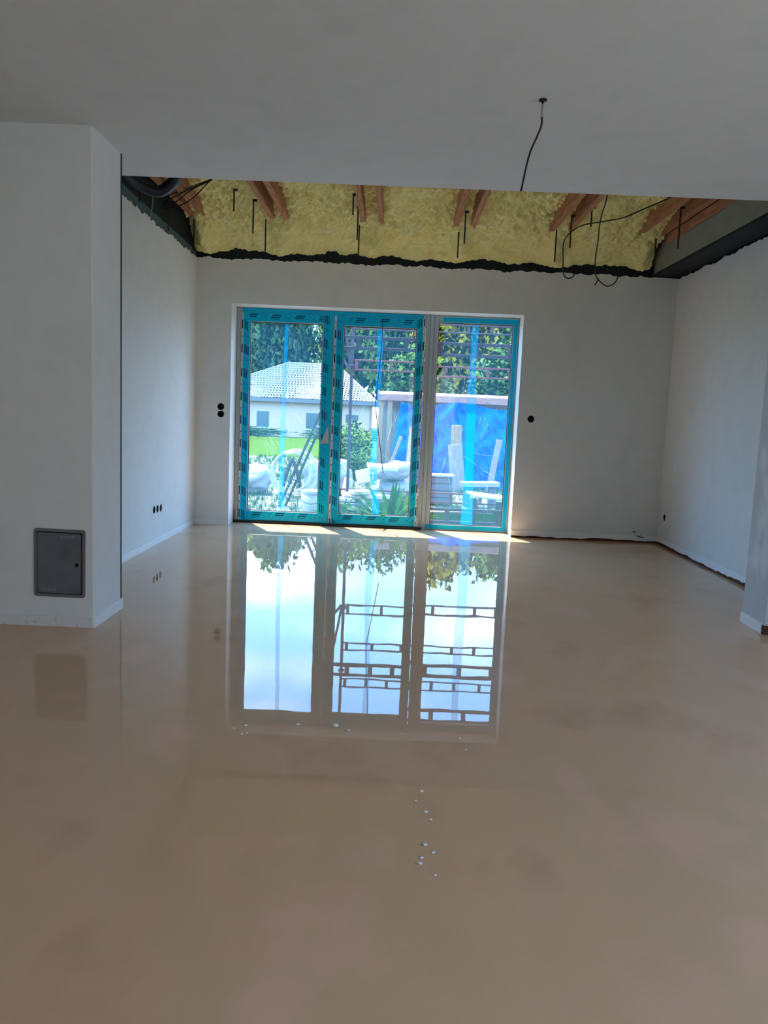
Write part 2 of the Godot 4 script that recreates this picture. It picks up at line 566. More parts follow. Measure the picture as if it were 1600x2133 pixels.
func make_structure() -> void:
	var st := begin()
	span(st, Vector3(-3.3, -0.12, -8.0), Vector3(3.7, 0, 2.5))
	structure("floor", st, M.wet_screed, "freshly poured wet tan screed floor with a mirror gloss")

	# window wall: plaster slab with a ragged top, notched for the window
	var poly := PackedVector2Array([Vector2(LEFT_X - 0.3, -0.12), Vector2(LEFT_X - 0.3, 2.55), Vector2(LEFT_X, 2.562)])
	poly.append_array(ragged(Vector2(LEFT_X, 2.565), Vector2(2.38, 2.548), 0.022, 0.014, 3))
	poly.append_array(PackedVector2Array([Vector2(2.40, 2.546), Vector2(RIGHT_X, 2.54), Vector2(RIGHT_X + 0.3, 2.53), Vector2(RIGHT_X + 0.3, -0.12), Vector2(1.195, -0.12), Vector2(1.195, 2.147), Vector2(-1.605, 2.147), Vector2(-1.605, -0.12)]))
	st = begin()
	prism(st, poly, 0.376, at(Vector3(0, 0, BACK_Z)))
	var holes := []
	for p in SOCK_BACK: holes.append([p, "z", 0.0335, 0.05])
	wall_csg("wall_back", done(st), holes, "grey-white plastered wall around the window with a ragged top edge")

	# left wall of the far room, (z, y) outline pushed away from the room
	var tl := Transform3D(Basis(Vector3(0, 0, -1), Vector3.UP, Vector3.RIGHT), Vector3(LEFT_X, 0, 0))
	poly = PackedVector2Array([Vector2(4.30, -0.12), Vector2(4.30, 2.59)])
	poly.append_array(ragged(Vector2(4.30, 2.595), Vector2(7.74, 2.560), 0.022, 0.02, 4))
	poly.append_array(PackedVector2Array([Vector2(7.744, 2.558), Vector2(8.0, 2.55), Vector2(8.0, -0.12)]))
	st = begin()
	prism(st, poly, 0.3, tl)
	holes = []
	for p in SOCK_LEFT: holes.append([p, "x", 0.0335, 0.05])
	wall_csg("wall_left", done(st), holes, "pale plastered wall left of the window with a torn plaster edge")

	var tr := Transform3D(Basis(Vector3(0, 0, 1), Vector3.UP, Vector3.LEFT), Vector3(RIGHT_X, 0, 0))
	poly = PackedVector2Array([Vector2(-4.60, -0.12), Vector2(-4.60, 2.535)])
	poly.append_array(ragged(Vector2(-4.6, 2.53), Vector2(-7.744, 2.538), 0.03, 0.012, 5))
	poly.append_array(PackedVector2Array([Vector2(-7.744, 2.54), Vector2(-8.0, 2.54), Vector2(-8.0, -0.12)]))
	st = begin()
	prism(st, poly, 0.3, tr)
	holes = []
	for p in SOCK_RIGHT: holes.append([p, "x", 0.0335, 0.05])
	wall_csg("wall_right", done(st), holes, "pale plastered wall right of the window below the concrete beam")

	# bare ring beams above the plaster
	st = begin()
	span(st, Vector3(LEFT_X - 0.28, 2.45, -8.11), Vector3(RIGHT_X + 0.28, 3.12, BACK_Z - 0.016))
	structure("trim_1", st, M.bitumen, "black coated ring beam above the window wall")
	st = begin()
	span(st, Vector3(LEFT_X - 0.28, 2.45, -7.77), Vector3(LEFT_X - 0.018, 3.12, -4.34))
	structure("trim_2", st, M.bitumen, "black coated ring beam above the left wall")
	# mesh-reinforced render on the left beam, a little proud
	poly = PackedVector2Array([Vector2(4.36, 2.52), Vector2(4.36, 2.69)])
	poly.append_array(ragged(Vector2(4.36, 2.69), Vector2(7.70, 2.62), 0.05, 0.006, 6))
	poly.append_array(PackedVector2Array([Vector2(7.74, 2.61), Vector2(7.74, 2.52)]))
	st = begin()
	prism(st, poly, 0.012, Transform3D(tl.basis, Vector3(LEFT_X - 0.007, 0, 0)))
	structure("trim_3", st, M.render_mesh, "dark grey mesh-textured render band above the left wall's torn plaster")
	st = begin()
	span(st, Vector3(RIGHT_X + 0.018, 2.45, -7.77), Vector3(RIGHT_X + 0.3, 3.12, -4.6))
	structure("trim_4", st, M.bitumen, "black coated masonry above the right wall")
	# concrete beam along the right wall, its black soffit
	st = begin()
	span(st, Vector3(2.40, 2.575, BACK_Z - 0.01), Vector3(RIGHT_X + 0.03, 3.1, -4.5), 0.006)
	structure("trim_5", st, M.concrete, "grey concrete beam running along the top of the right wall")
	st = begin()
	span(st, Vector3(2.403, 2.556, BACK_Z - 0.01), Vector3(RIGHT_X + 0.03, 2.578, -4.5))
	structure("trim_6", st, M.bitumen, "black coated underside of the concrete beam")

	# piers between the two rooms
	st = begin()
	span(st, Vector3(-3.3, -0.12, -4.358), Vector3(PIER_L, 3.1, -3.95), 0.004)
	structure("wall_pier_left", st, M.plaster, "smooth plastered pier on the left that carries the access hatch")
	st = begin()
	span(st, Vector3(PIER_R, -0.12, -4.692), Vector3(3.7, 3.1, -4.404), 0.004)
	structure("wall_pier_right", st, M.plaster_patched, "smooth plastered pier at the right edge with filler patches")
	# thin dark strip at the back edge of the left pier
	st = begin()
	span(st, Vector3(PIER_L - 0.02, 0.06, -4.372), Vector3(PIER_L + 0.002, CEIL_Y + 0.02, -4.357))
	structure("trim_7", st, M.gasket, "thin black strip along the back edge of the left pier")
	# plasterboard ceiling
	st = begin()
	span(st, Vector3(-3.3, CEIL_Y, CEIL_END), Vector3(3.7, CEIL_Y + 0.03, 2.5), 0.002)
	structure("ceiling", st, M.plaster, "smooth white plasterboard ceiling ending in a free edge")

	# unseen side and rear walls of the near room, openings added for fill light
	st = begin()
	span(st, Vector3(-3.5, -0.12, -4.4), Vector3(-3.25, 3.1, 2.6))
	structure("wall_side_left", st, M.plaster, "plastered side wall of the near room")
	st = begin()
	for r in [[-0.12, 0.75, -4.7, 2.6], [0.75, 2.3, -4.7, -2.2], [0.75, 2.3, 1.4, 2.6], [2.3, 3.1, -4.7, 2.6]]:
		span(st, Vector3(3.6, r[0], r[2]), Vector3(3.9, r[1], r[3]))
	structure("wall_side_right", st, M.plaster, "plastered side wall of the near room on the right with a broad unseen opening added for fill light")
	poly = PackedVector2Array([Vector2(-3.5, -0.12), Vector2(-3.5, 3.1), Vector2(3.9, 3.1), Vector2(3.9, -0.12), Vector2(1.4, -0.12), Vector2(1.4, 2.1), Vector2(0.3, 2.1), Vector2(0.3, -0.12)])
	st = begin()
	prism(st, poly, 0.3, at(Vector3(0, 0, 2.7)))
	structure("wall_front", st, M.plaster, "plastered wall behind the camera with an unseen doorway added for fill light")
	# roof over everything, with its eave over the window
	st = begin()
	span(st, Vector3(-3.6, 3.1, -8.13), Vector3(4.0, 3.3, 2.8))
	structure("trim_8", st, M.bitumen, "dark roof deck above the joists")
	st = begin()
	span(st, Vector3(-4.0, 2.75, -8.76), Vector3(4.4, 3.12, -8.11), 0.01)
	structure("trim_9", st, M.eave_white, "white boxed eave of the roof outside above the window")

	# edge insulation strips at the foot of the walls
	strip_along("baseboard_pier_left", Vector3(-3.2, 0, -3.95), Vector3(PIER_L, 0, -3.95), Vector3(0, 0, 1), 0.052, 0.0, M.strip_stained, "white stained edge strip along the front of the left pier", 1)
	strip_along("baseboard_pier_side", Vector3(PIER_L, 0, -3.95), Vector3(PIER_L, 0, -4.37), Vector3(1, 0, 0), 0.055, 0.0, M.strip_foam, "white edge strip along the inner side of the left pier", 2)
	strip_along("baseboard_left", Vector3(LEFT_X, 0, -4.4), Vector3(LEFT_X, 0, -7.74), Vector3(1, 0, 0), 0.055, 0.0, M.strip_foam, "pale edge strip along the far left wall", 3)
	strip_along("baseboard_right", Vector3(RIGHT_X, 0, -4.7), Vector3(RIGHT_X, 0, -7.74), Vector3(-1, 0, 0), 0.075, 0.022, M.strip_foam, "pale edge strip along the right wall with a dark gap below", 4)
	strip_along("baseboard_back_right", Vector3(1.20, 0, BACK_Z), Vector3(RIGHT_X, 0, BACK_Z), Vector3(0, 0, 1), 0.07, 0.022, M.strip_foam, "pale edge strip on the window wall right of the window", 5)
	strip_along("baseboard_back_left", Vector3(LEFT_X, 0, BACK_Z), Vector3(-1.61, 0, BACK_Z), Vector3(0, 0, 1), 0.05, 0.0, M.strip_foam, "pale edge strip on the window wall left of the window", 6)
	strip_along("baseboard_pier_right", Vector3(PIER_R, 0, -4.692), Vector3(PIER_R, 0, -4.42), Vector3(-1, 0, 0), 0.06, 0.0, M.strip_foam, "white edge strip along the inner side of the right pier", 7)
	st = begin()
	span(st, Vector3(1.20, 0.0, BACK_Z), Vector3(RIGHT_X, 0.026, BACK_Z + 0.004))
	structure("trim_10", st, M.rust_brown, "brown gap line at the foot of the window wall")
	st = begin()
	span(st, Vector3(RIGHT_X - 0.004, 0.0, BACK_Z), Vector3(RIGHT_X, 0.026, -5.2))
	structure("trim_11", st, M.rust_brown, "brown gap line at the foot of the right wall")
	st = begin()
	span(st, Vector3(PIER_R - 0.006, 0.0, -4.43), Vector3(PIER_R + 0.2, 0.05, -4.398))
	structure("trim_12", st, M.rust_brown, "red-brown brick showing at the foot of the right pier")

func strip_along(called: String, a: Vector3, b: Vector3, out: Vector3, h: float, lift: float, m: Material, label: String, noise_seed: int) -> void:
	var st := begin()
	var len := (b - a).length()
	var poly := PackedVector2Array([Vector2(0, lift), Vector2(0, h)])
	poly.append_array(ragged(Vector2(0, h), Vector2(len, h), 0.05, 0.004, noise_seed))
	poly.append_array(PackedVector2Array([Vector2(len, h), Vector2(len, lift)]))
	if lift > 0.0:
		var low := ragged(Vector2(len, lift), Vector2(0, lift), 0.06, 0.010, noise_seed + 20)
		poly.append_array(low)
	var x := (b - a).normalized()
	var z := out
	var t := Transform3D(Basis(x, Vector3.UP, z), a + out * 0.009)
	# a mirrored basis would turn the faces inside out
	if t.basis.determinant() < 0.0:
		t = Transform3D(Basis(-x, Vector3.UP, z), b + out * 0.009)
		for i in poly.size(): poly[i].x = poly[i].x
	prism(st, poly, 0.009, t)
	structure(called, st, m, label)

# -------------------------------------------------------------------- window
func film_bar(st: SurfaceTool, lo: Vector2, hi: Vector2, z: float, white_side: int, shift: float) -> void:
	# white_side: 0 none, -1 the left / lower edge, 1 the right / upper edge
	var vert := hi.y - lo.y > hi.x - lo.x
	var wid := (hi.x - lo.x) if vert else (hi.y - lo.y)
	var v0 := 0.0 if white_side else 0.17
	var v1 := v0 + wid / 0.118
	var u0 := shift
	var u1 := shift + ((hi.y - lo.y) if vert else (hi.x - lo.x)) / 0.472
	var p := [Vector3(lo.x, lo.y, z), Vector3(lo.x, hi.y, z), Vector3(hi.x, hi.y, z), Vector3(hi.x, lo.y, z)]
	v1 = minf(v1, 0.99)
	if vert:
		if white_side > 0:
			quad_uv(st, p, [Vector2(u0, v1), Vector2(u1, v1), Vector2(u1, v0), Vector2(u0, v0)])
		else:
			quad_uv(st, p, [Vector2(u0, v0), Vector2(u1, v0), Vector2(u1, v1), Vector2(u0, v1)])
	else:
		quad_uv(st, p, [Vector2(u0, v1), Vector2(u0, v0), Vector2(u1, v0), Vector2(u1, v1)])

func bars(st: SurfaceTool, lo: Vector2, hi: Vector2, ilo: Vector2, ihi: Vector2, z0: float, z1: float, c: float) -> void:
	span(st, Vector3(lo.x, lo.y, z0), Vector3(ilo.x, hi.y, z1), c)
	span(st, Vector3(ihi.x, lo.y, z0), Vector3(hi.x, hi.y, z1), c)
	span(st, Vector3(ilo.x, lo.y, z0), Vector3(ihi.x, ilo.y, z1), c)
	span(st, Vector3(ilo.x, ihi.y, z0), Vector3(ihi.x, hi.y, z1), c)

func glazing(parent: Node, ilo: Vector2, ihi: Vector2, z: float, foil: int) -> void:
	var st := begin()
	var g := 0.006
	bars(st, ilo, ihi, ilo + Vector2(g, g), ihi - Vector2(g, g), z - 0.02, z + 0.001, 0.0)
	put("gasket", done(st), M.gasket, parent)
	st = begin()
	quad_uv(st, [Vector3(ilo.x, ilo.y, z - 0.012), Vector3(ilo.x, ihi.y, z - 0.012), Vector3(ihi.x, ihi.y, z - 0.012), Vector3(ihi.x, ilo.y, z - 0.012)], [Vector2(0, 1), Vector2(0, 0), Vector2(1, 0), Vector2(1, 1)])
	put("glass_pane", done(st), M.glass, parent)
	# foil, faintly wavy
	st = begin()
	st.set_smooth_group(1)
	var n := FastNoiseLite.new()
	n.seed = foil
	n.frequency = 1.3
	var nx := 12
	var ny := 32
	var p := func(i: int, j: int) -> Vector3:
		var x := lerpf(ilo.x + 0.004, ihi.x - 0.004, float(i) / nx)
		var y := lerpf(ilo.y + 0.004, ihi.y - 0.004, float(j) / ny)
		return Vector3(x, y, z - 0.006 + 0.003 * n.get_noise_2d(x * 3, y * 2))
	for i in nx:
		for j in ny:
			quad_uv(st, [p.call(i, j), p.call(i, j + 1), p.call(i + 1, j + 1), p.call(i + 1, j)], [Vector2(float(i) / nx, 1 - float(j) / ny), Vector2(float(i) / nx, 1 - float(j + 1) / ny), Vector2(float(i + 1) / nx, 1 - float(j + 1) / ny), Vector2(float(i + 1) / nx, 1 - float(j) / ny)])
	var o := put("pane_foil", done(st), M["pane_foil_%d" % foil], parent)
	tag(o, "clear bluish protective foil with scratches and a darker overlap down the middle")

func make_window() -> void:
	var w := base("window_1")
	tag(w, "white two-leaf terrace door and fixed side pane still taped in printed blue film", "", "", "structure")
	var st := begin()
	# outer frame: jambs, head, mullion
	span(st, Vector3(-1.603, 0.0, -8.075), Vector3(-1.56, 2.145, FRAME_Z - 0.006), 0.004)
	span(st, Vector3(-1.56, 2.095, -8.075), Vector3(0.275, 2.145, FRAME_Z - 0.006), 0.004)
	span(st, Vector3(0.275, 0.0, -8.075), Vector3(0.318, 2.145, FRAME_Z - 0.002), 0.004)
	put("outer_frame", done(st), M.pvc, w)
	st = begin()
	span(st, Vector3(0.318, 0.0, -8.08), Vector3(0.351, 2.145, FRAME_Z + 0.012), 0.004)
	put("mullion", done(st), M.pvc, w)
	st = begin()
	span(st, Vector3(-1.603, 0.0, -8.09), Vector3(0.318, 0.022, FRAME_Z + 0.03), 0.003)
	put("threshold", done(st), M.threshold_dark, w)
	# two leaves
	var leaves := [[-1.558, -0.638, -1.468, -0.747, 0.124, 2.012, -1], [-0.633, 0.268, -0.535, 0.185, 0.128, 2.004, 1]]
	for i in 2:
		var a: Array = leaves[i]
		var lo := Vector2(a[0], 0.026)
		var hi := Vector2(a[1], 2.098)
		var ilo := Vector2(a[2], a[4])
		var ihi := Vector2(a[3], a[5])
		st = begin()
		bars(st, lo, hi, ilo, ihi, -8.07, FRAME_Z + 0.004, 0.004)
		var sash := put("sash", done(st), M.pvc, w)
		glazing(sash, ilo, ihi, FRAME_Z - 0.012, i)
		st = begin()
		var z := FRAME_Z + 0.0055
		film_bar(st, lo + Vector2(0.003, 0), Vector2(ilo.x - 0.004, hi.y), z, -1, 0.13 * i)
		film_bar(st, Vector2(ihi.x + 0.004, lo.y), hi - Vector2(0.003, 0), z, 1 if i == 1 else 0, 0.31)
		film_bar(st, Vector2(ilo.x - 0.004, ihi.y + 0.004), Vector2(ihi.x + 0.004, hi.y), z, 0, 0.07 + 0.2 * i)
		film_bar(st, Vector2(ilo.x - 0.004, lo.y + 0.004), Vector2(ihi.x + 0.004, ilo.y - 0.004), z, 0, 0.4)
		tag(put("printed_film", done(st), M.printed_film, sash), "blue tape printed with dark dashes")
		# hinge cover at the foot
		st = begin()
		var hx := -1.575 if i == 0 else 0.272
		span(st, Vector3(hx - 0.012, 0.03, FRAME_Z - 0.004), Vector3(hx + 0.012, 0.13, FRAME_Z + 0.018), 0.005)
		put("hinge_cover", done(st), M.pvc, sash)
	# plain film on the head
	st = begin()
	span(st, Vector3(-1.55, 2.1, FRAME_Z - 0.005), Vector3(0.25, 2.143, FRAME_Z - 0.004))
	put("head_film", done(st), M.plain_film, w)
	# fixed side pane
	var flo := Vector2(0.351, 0.0)
	var fhi := Vector2(1.193, 2.145)
	var gl := Vector2(0.398, 0.061)
	var gh := Vector2(1.135, 2.075)
	st = begin()
	bars(st, flo, fhi, gl, gh, -8.075, FRAME_Z, 0.004)
	var fixed := put("fixed_frame", done(st), M.pvc, w)
	glazing(fixed, gl, gh, FRAME_Z - 0.012, 2)
	st = begin()
	var z2 := FRAME_Z + 0.0015
	for r in [[0.441, 2.079, 1.19, 2.13], [1.139, 0.02, 1.18, 2.079], [0.36, 0.014, 1.139, 0.057]]:
		span(st, Vector3(r[0], r[1], FRAME_Z + 0.0004), Vector3(r[2], r[3], z2))
	tag(put("plain_film", done(st), M.plain_film, fixed), "plain blue tape")
	# torn flap of tape
	st = begin()
	tri(st, Vector3(-0.742, 0.83, FRAME_Z + 0.008), Vector3(-0.66, 1.02, FRAME_Z + 0.012), Vector3(-0.655, 0.84, FRAME_Z + 0.008))
	put("torn_tape", done(st), M.pvc, w)

# --------------------------------------------------------------- interior things
func make_socket(p: Vector3, out: Vector3, label: String, group := "") -> void:
	var o := base("socket_box", p)
	o.basis = Basis(Quaternion(Vector3.UP, out))
	tag(o, label, "socket box", group)
	var st := begin()
	lathe(st, Transform3D(), [Vector2(0, -0.044), Vector2(0.031, -0.044), Vector2(0.0325, -0.002), Vector2(0.0335, -0.002), Vector2(0.0335, -0.046), Vector2(0, -0.046)], 28)
	put("cup", done(st), M.socket_black, o)
	st = begin()
	lathe(st, Transform3D(), [Vector2(0.0325, -0.004), Vector2(0.0325, 0.0012), Vector2(0.0365, 0.0022), Vector2(0.0395, 0.0003)], 28)
	put("rim", done(st), M.rim_plaster, o)
	st = begin()
	tube(st, smooth_path([Vector3(-0.018, -0.042, 0.01), Vector3(-0.01, -0.018, -0.012), Vector3(0.008, -0.016, -0.01), Vector3(0.02, -0.03, 0.006)], 5), 0.0035, 6)
	tube(st, smooth_path([Vector3(-0.012, -0.042, -0.01), Vector3(0.0, -0.02, 0.012), Vector3(0.016, -0.022, 0.014), Vector3(0.02, -0.04, 0.0)], 5), 0.0035, 6)
	put("wires", done(st), M.cable_black, o)

func make_interior() -> void:
	make_socket(SOCK_BACK[0], Vector3.BACK, "upper of the two black wall boxes left of the window")
	make_socket(SOCK_BACK[1], Vector3.BACK, "lower of the two black wall boxes left of the window")
	make_socket(SOCK_BACK[2], Vector3.BACK, "single black wall box right of the window")
	make_socket(SOCK_LEFT[0], Vector3.RIGHT, "nearest of three black wall boxes low on the left wall", "row of boxes on the left wall")
	make_socket(SOCK_LEFT[1], Vector3.RIGHT, "middle one of three black wall boxes low on the left wall", "row of boxes on the left wall")
	make_socket(SOCK_LEFT[2], Vector3.RIGHT, "farthest of three black wall boxes low on the left wall", "row of boxes on the left wall")
	make_socket(SOCK_RIGHT[0], Vector3.LEFT, "black wall box low on the right wall by the corner")

	# access hatch on the left pier
	var h := base("access_hatch", Vector3(-1.675, 0.33, -3.95))
	h.rotation.z = deg_to_rad(-0.6)
	tag(h, "small grey metal access hatch with a round lock on the left pier", "hatch")
	var st := begin()
	var rr := func(w: float, hh: float, r: float) -> PackedVector2Array:
		var q := PackedVector2Array()
		for c in [[1, 1, 0.0], [-1, 1, 0.5], [-1, -1, 1.0], [1, -1, 1.5]]:
			for k in 6:
				var a: float = (c[2] + 0.5 * k / 5.0) * PI
				q.append(Vector2(c[0] * (w / 2 - r) + cos(a) * r, c[1] * (hh / 2 - r) + sin(a) * r))
		return q
	var ring := func(s: SurfaceTool, w: float, hh: float, r: float, inset: float, z0: float, z1: float) -> void:
		var a: PackedVector2Array = rr.call(w, hh, r)
		var b: PackedVector2Array = rr.call(w - 2 * inset, hh - 2 * inset, maxf(r - inset, 0.002))
		for i in a.size():
			var j := (i + 1) % a.size()
			quad(s, Vector3(a[i].x, a[i].y, z1), Vector3(b[i].x, b[i].y, z1), Vector3(b[j].x, b[j].y, z1), Vector3(a[j].x, a[j].y, z1))
			quad(s, Vector3(a[i].x, a[i].y, z0), Vector3(a[i].x, a[i].y, z1), Vector3(a[j].x, a[j].y, z1), Vector3(a[j].x, a[j].y, z0))
			quad(s, Vector3(b[i].x, b[i].y, z1), Vector3(b[i].x, b[i].y, z0), Vector3(b[j].x, b[j].y, z0), Vector3(b[j].x, b[j].y, z1))
	ring.call(st, 0.262, 0.352, 0.014, 0.015, 0.0, 0.006)
	ring.call(st, 0.252, 0.342, 0.012, 0.006, 0.0, 0.009)
	put("frame", done(st), M.panel_frame, h)
	st = begin()
	prism(st, rr.call(0.235, 0.325, 0.006), 0.002, at(Vector3(0, 0, 0.002)))
	put("gap", done(st), M.gasket, h)
	st = begin()
	prism(st, rr.call(0.2205, 0.311, 0.005), 0.006, at(Vector3(-0.001, 0, 0.0085)))
	var leaf := put("door_leaf", done(st), M.panel_grey, h)
	st = begin()
	var lt := at(Vector3(0.091, -0.005, 0.0085), Vector3(PI / 2, 0, 0))
	lathe(st, lt, [Vector2(0.0155, 0.0), Vector2(0.0155, 0.002), Vector2(0.0125, 0.0024), Vector2(0.0125, 0.0005)], 24)
	put("lock_ring", done(st), M.letter_grey, leaf)
	st = begin()
	lathe(st, lt, [Vector2(0.0125, 0.0), Vector2(0.0125, 0.0014), Vector2(0.004, 0.0014), Vector2(0.0035, 0.0004), Vector2(0, 0.0004)], 24)
	put("lock", done(st), M.gasket, leaf)
	for k in 2:
		var tm := TextMesh.new()
		tm.text = "SCHIEDEL"
		var f := SystemFont.new()
		f.font_names = PackedStringArray(["Droid Sans"])
		tm.font = f
		tm.font_size = 16
		tm.pixel_size = 0.00112
		tm.depth = 0.0012
		var o := put("lettering", tm, M.letter_grey, leaf)
		o.position = Vector3(0.044, 0.136, 0.0088) if k == 0 else Vector3(-0.052, -0.138, 0.0088)
		if k == 1: o.rotation.z = PI

	# cable from the ceiling
	var c := base("ceiling_cable", Vector3(0.554, CEIL_Y, -3.439))
	tag(c, "black cable hanging bent from a hole in the ceiling", "cable")
	st = begin()
	tube(st, smooth_path([Vector3(0, 0.005, 0), Vector3(-0.001, -0.05, 0), Vector3(0, -0.10, 0), Vector3(-0.016, -0.148, 0.0), Vector3(-0.04, -0.21, 0.004), Vector3(-0.055, -0.28, 0.006), Vector3(-0.069, -0.368, 0.008)], 6), 0.0042, 8)
	put("sheath", done(st), M.cable_black, c)
	st = begin()
	tube(st, [Vector3(-0.0007, -0.02, 0.001), Vector3(-0.0005, -0.05, 0.001), Vector3(0, -0.07, 0.001)], 0.0052, 8)
	put("tape_wrap", done(st), M.letter_grey, c)
	st = begin()
	for k in 9:
		var a := TAU * k / 9 + 0.3
		tube(st, [Vector3(0, -0.002, 0), Vector3(cos(a) * 0.016, -0.004, sin(a) * 0.02)], 0.003, 5)
	lathe(st, at(Vector3(0, -0.001, 0)), [Vector2(0.014, 0.0005), Vector2(0.010, -0.003), Vector2(0, -0.003)], 14)
	put("hole_filler", done(st), M.socket_black, c)

	# roof joists in pairs
	var pair_names := ["leftmost", "second", "third", "fourth", "fifth", "rightmost"]
	var pairs := [[-1.90, -1.79], [-1.17, -1.045], [-0.355, -0.195], [0.475, 0.63], [1.345, 1.50], [2.14, 2.33]]
	for i in pairs.size():
		for k in 2:
			var x: float = pairs[i][k]
			st = begin()
			span(st, Vector3(x - 0.024, 2.85, -7.70), Vector3(x + 0.024, 3.1, -4.74), 0.003)
			var j := put("roof_joist", done(st), M.joist_wood)
			tag(j, "%s timber of the %s pair of roof joists from the left" % [["left", "right"][k], pair_names[i]], "joist", "paired roof joists")
	st = begin()
	span(st, Vector3(2.362, 2.78, -7.35), Vector3(2.398, 2.85, -4.74), 0.004)
	tag(put("batten", done(st), M.joist_wood), "red-brown timber batten fixed along the concrete beam", "batten")

	make_foam(pairs)

	# hanger rods: x, lower end, depth
	var rods := [[-1.365, 2.724, -6.6], [-1.262, 2.619, -6.9], [-1.235, 2.571, -7.38], [-0.405, 2.731, -6.6], [-0.385, 2.622, -7.0], [-0.39, 2.568, -7.38], [0.507, 2.58, -7.38], [0.532, 2.626, -7.0], [1.38, 2.575, -7.36], [1.434, 2.625, -7.0], [1.532, 2.738, -6.7], [2.273, 2.575, -7.36], [2.218, 2.57, -6.6], [-1.901, 2.598, -5.9], [-1.892, 2.555, -6.6], [-1.891, 2.54, -7.4]]
	var rod_labels := ["short hanger rod before the foam, second bay from the left", "slim hanger rod just left of the second joist pair", "hanger rod reaching the black band under the second joist pair", "short hanger rod just left of the third joist pair", "slim long hanger rod beside the third joist pair", "hanger rod reaching the black band under the third joist pair", "hanger rod reaching the black band under the fourth joist pair", "slim hanger rod between the timbers of the fourth joist pair", "hanger rod under the fifth joist pair, left timber", "slim hanger rod crossing the bent cable at the fifth joist pair", "short hanger rod under the right timber of the fifth joist pair", "hanger rod at the left end of the concrete beam", "hanger rod hanging before the grey concrete beam", "hanger rod nearest the pier, before the dark blue hose", "hanger rod on the left wall behind the cables", "hanger rod in the back left corner"]
	for i in rods.size():
		var r: Array = rods[i]
		var b := base("hanger_rod", Vector3(r[0], r[1], r[2]))
		tag(b, rod_labels[i], "hanger rod", "ceiling hanger rods")
		st = begin()
		var top: float = 2.90 - r[1]
		span(st, Vector3(-0.0065, 0, -0.0015), Vector3(0.0065, top, 0.0015))
		put("rod", done(st), M.rod_steel, b)
		st = begin()
		span(st, Vector3(-0.009, top - 0.02, -0.003), Vector3(0.03, top, 0.003), 0.001)
		put("hook", done(st), M.rod_steel, b)

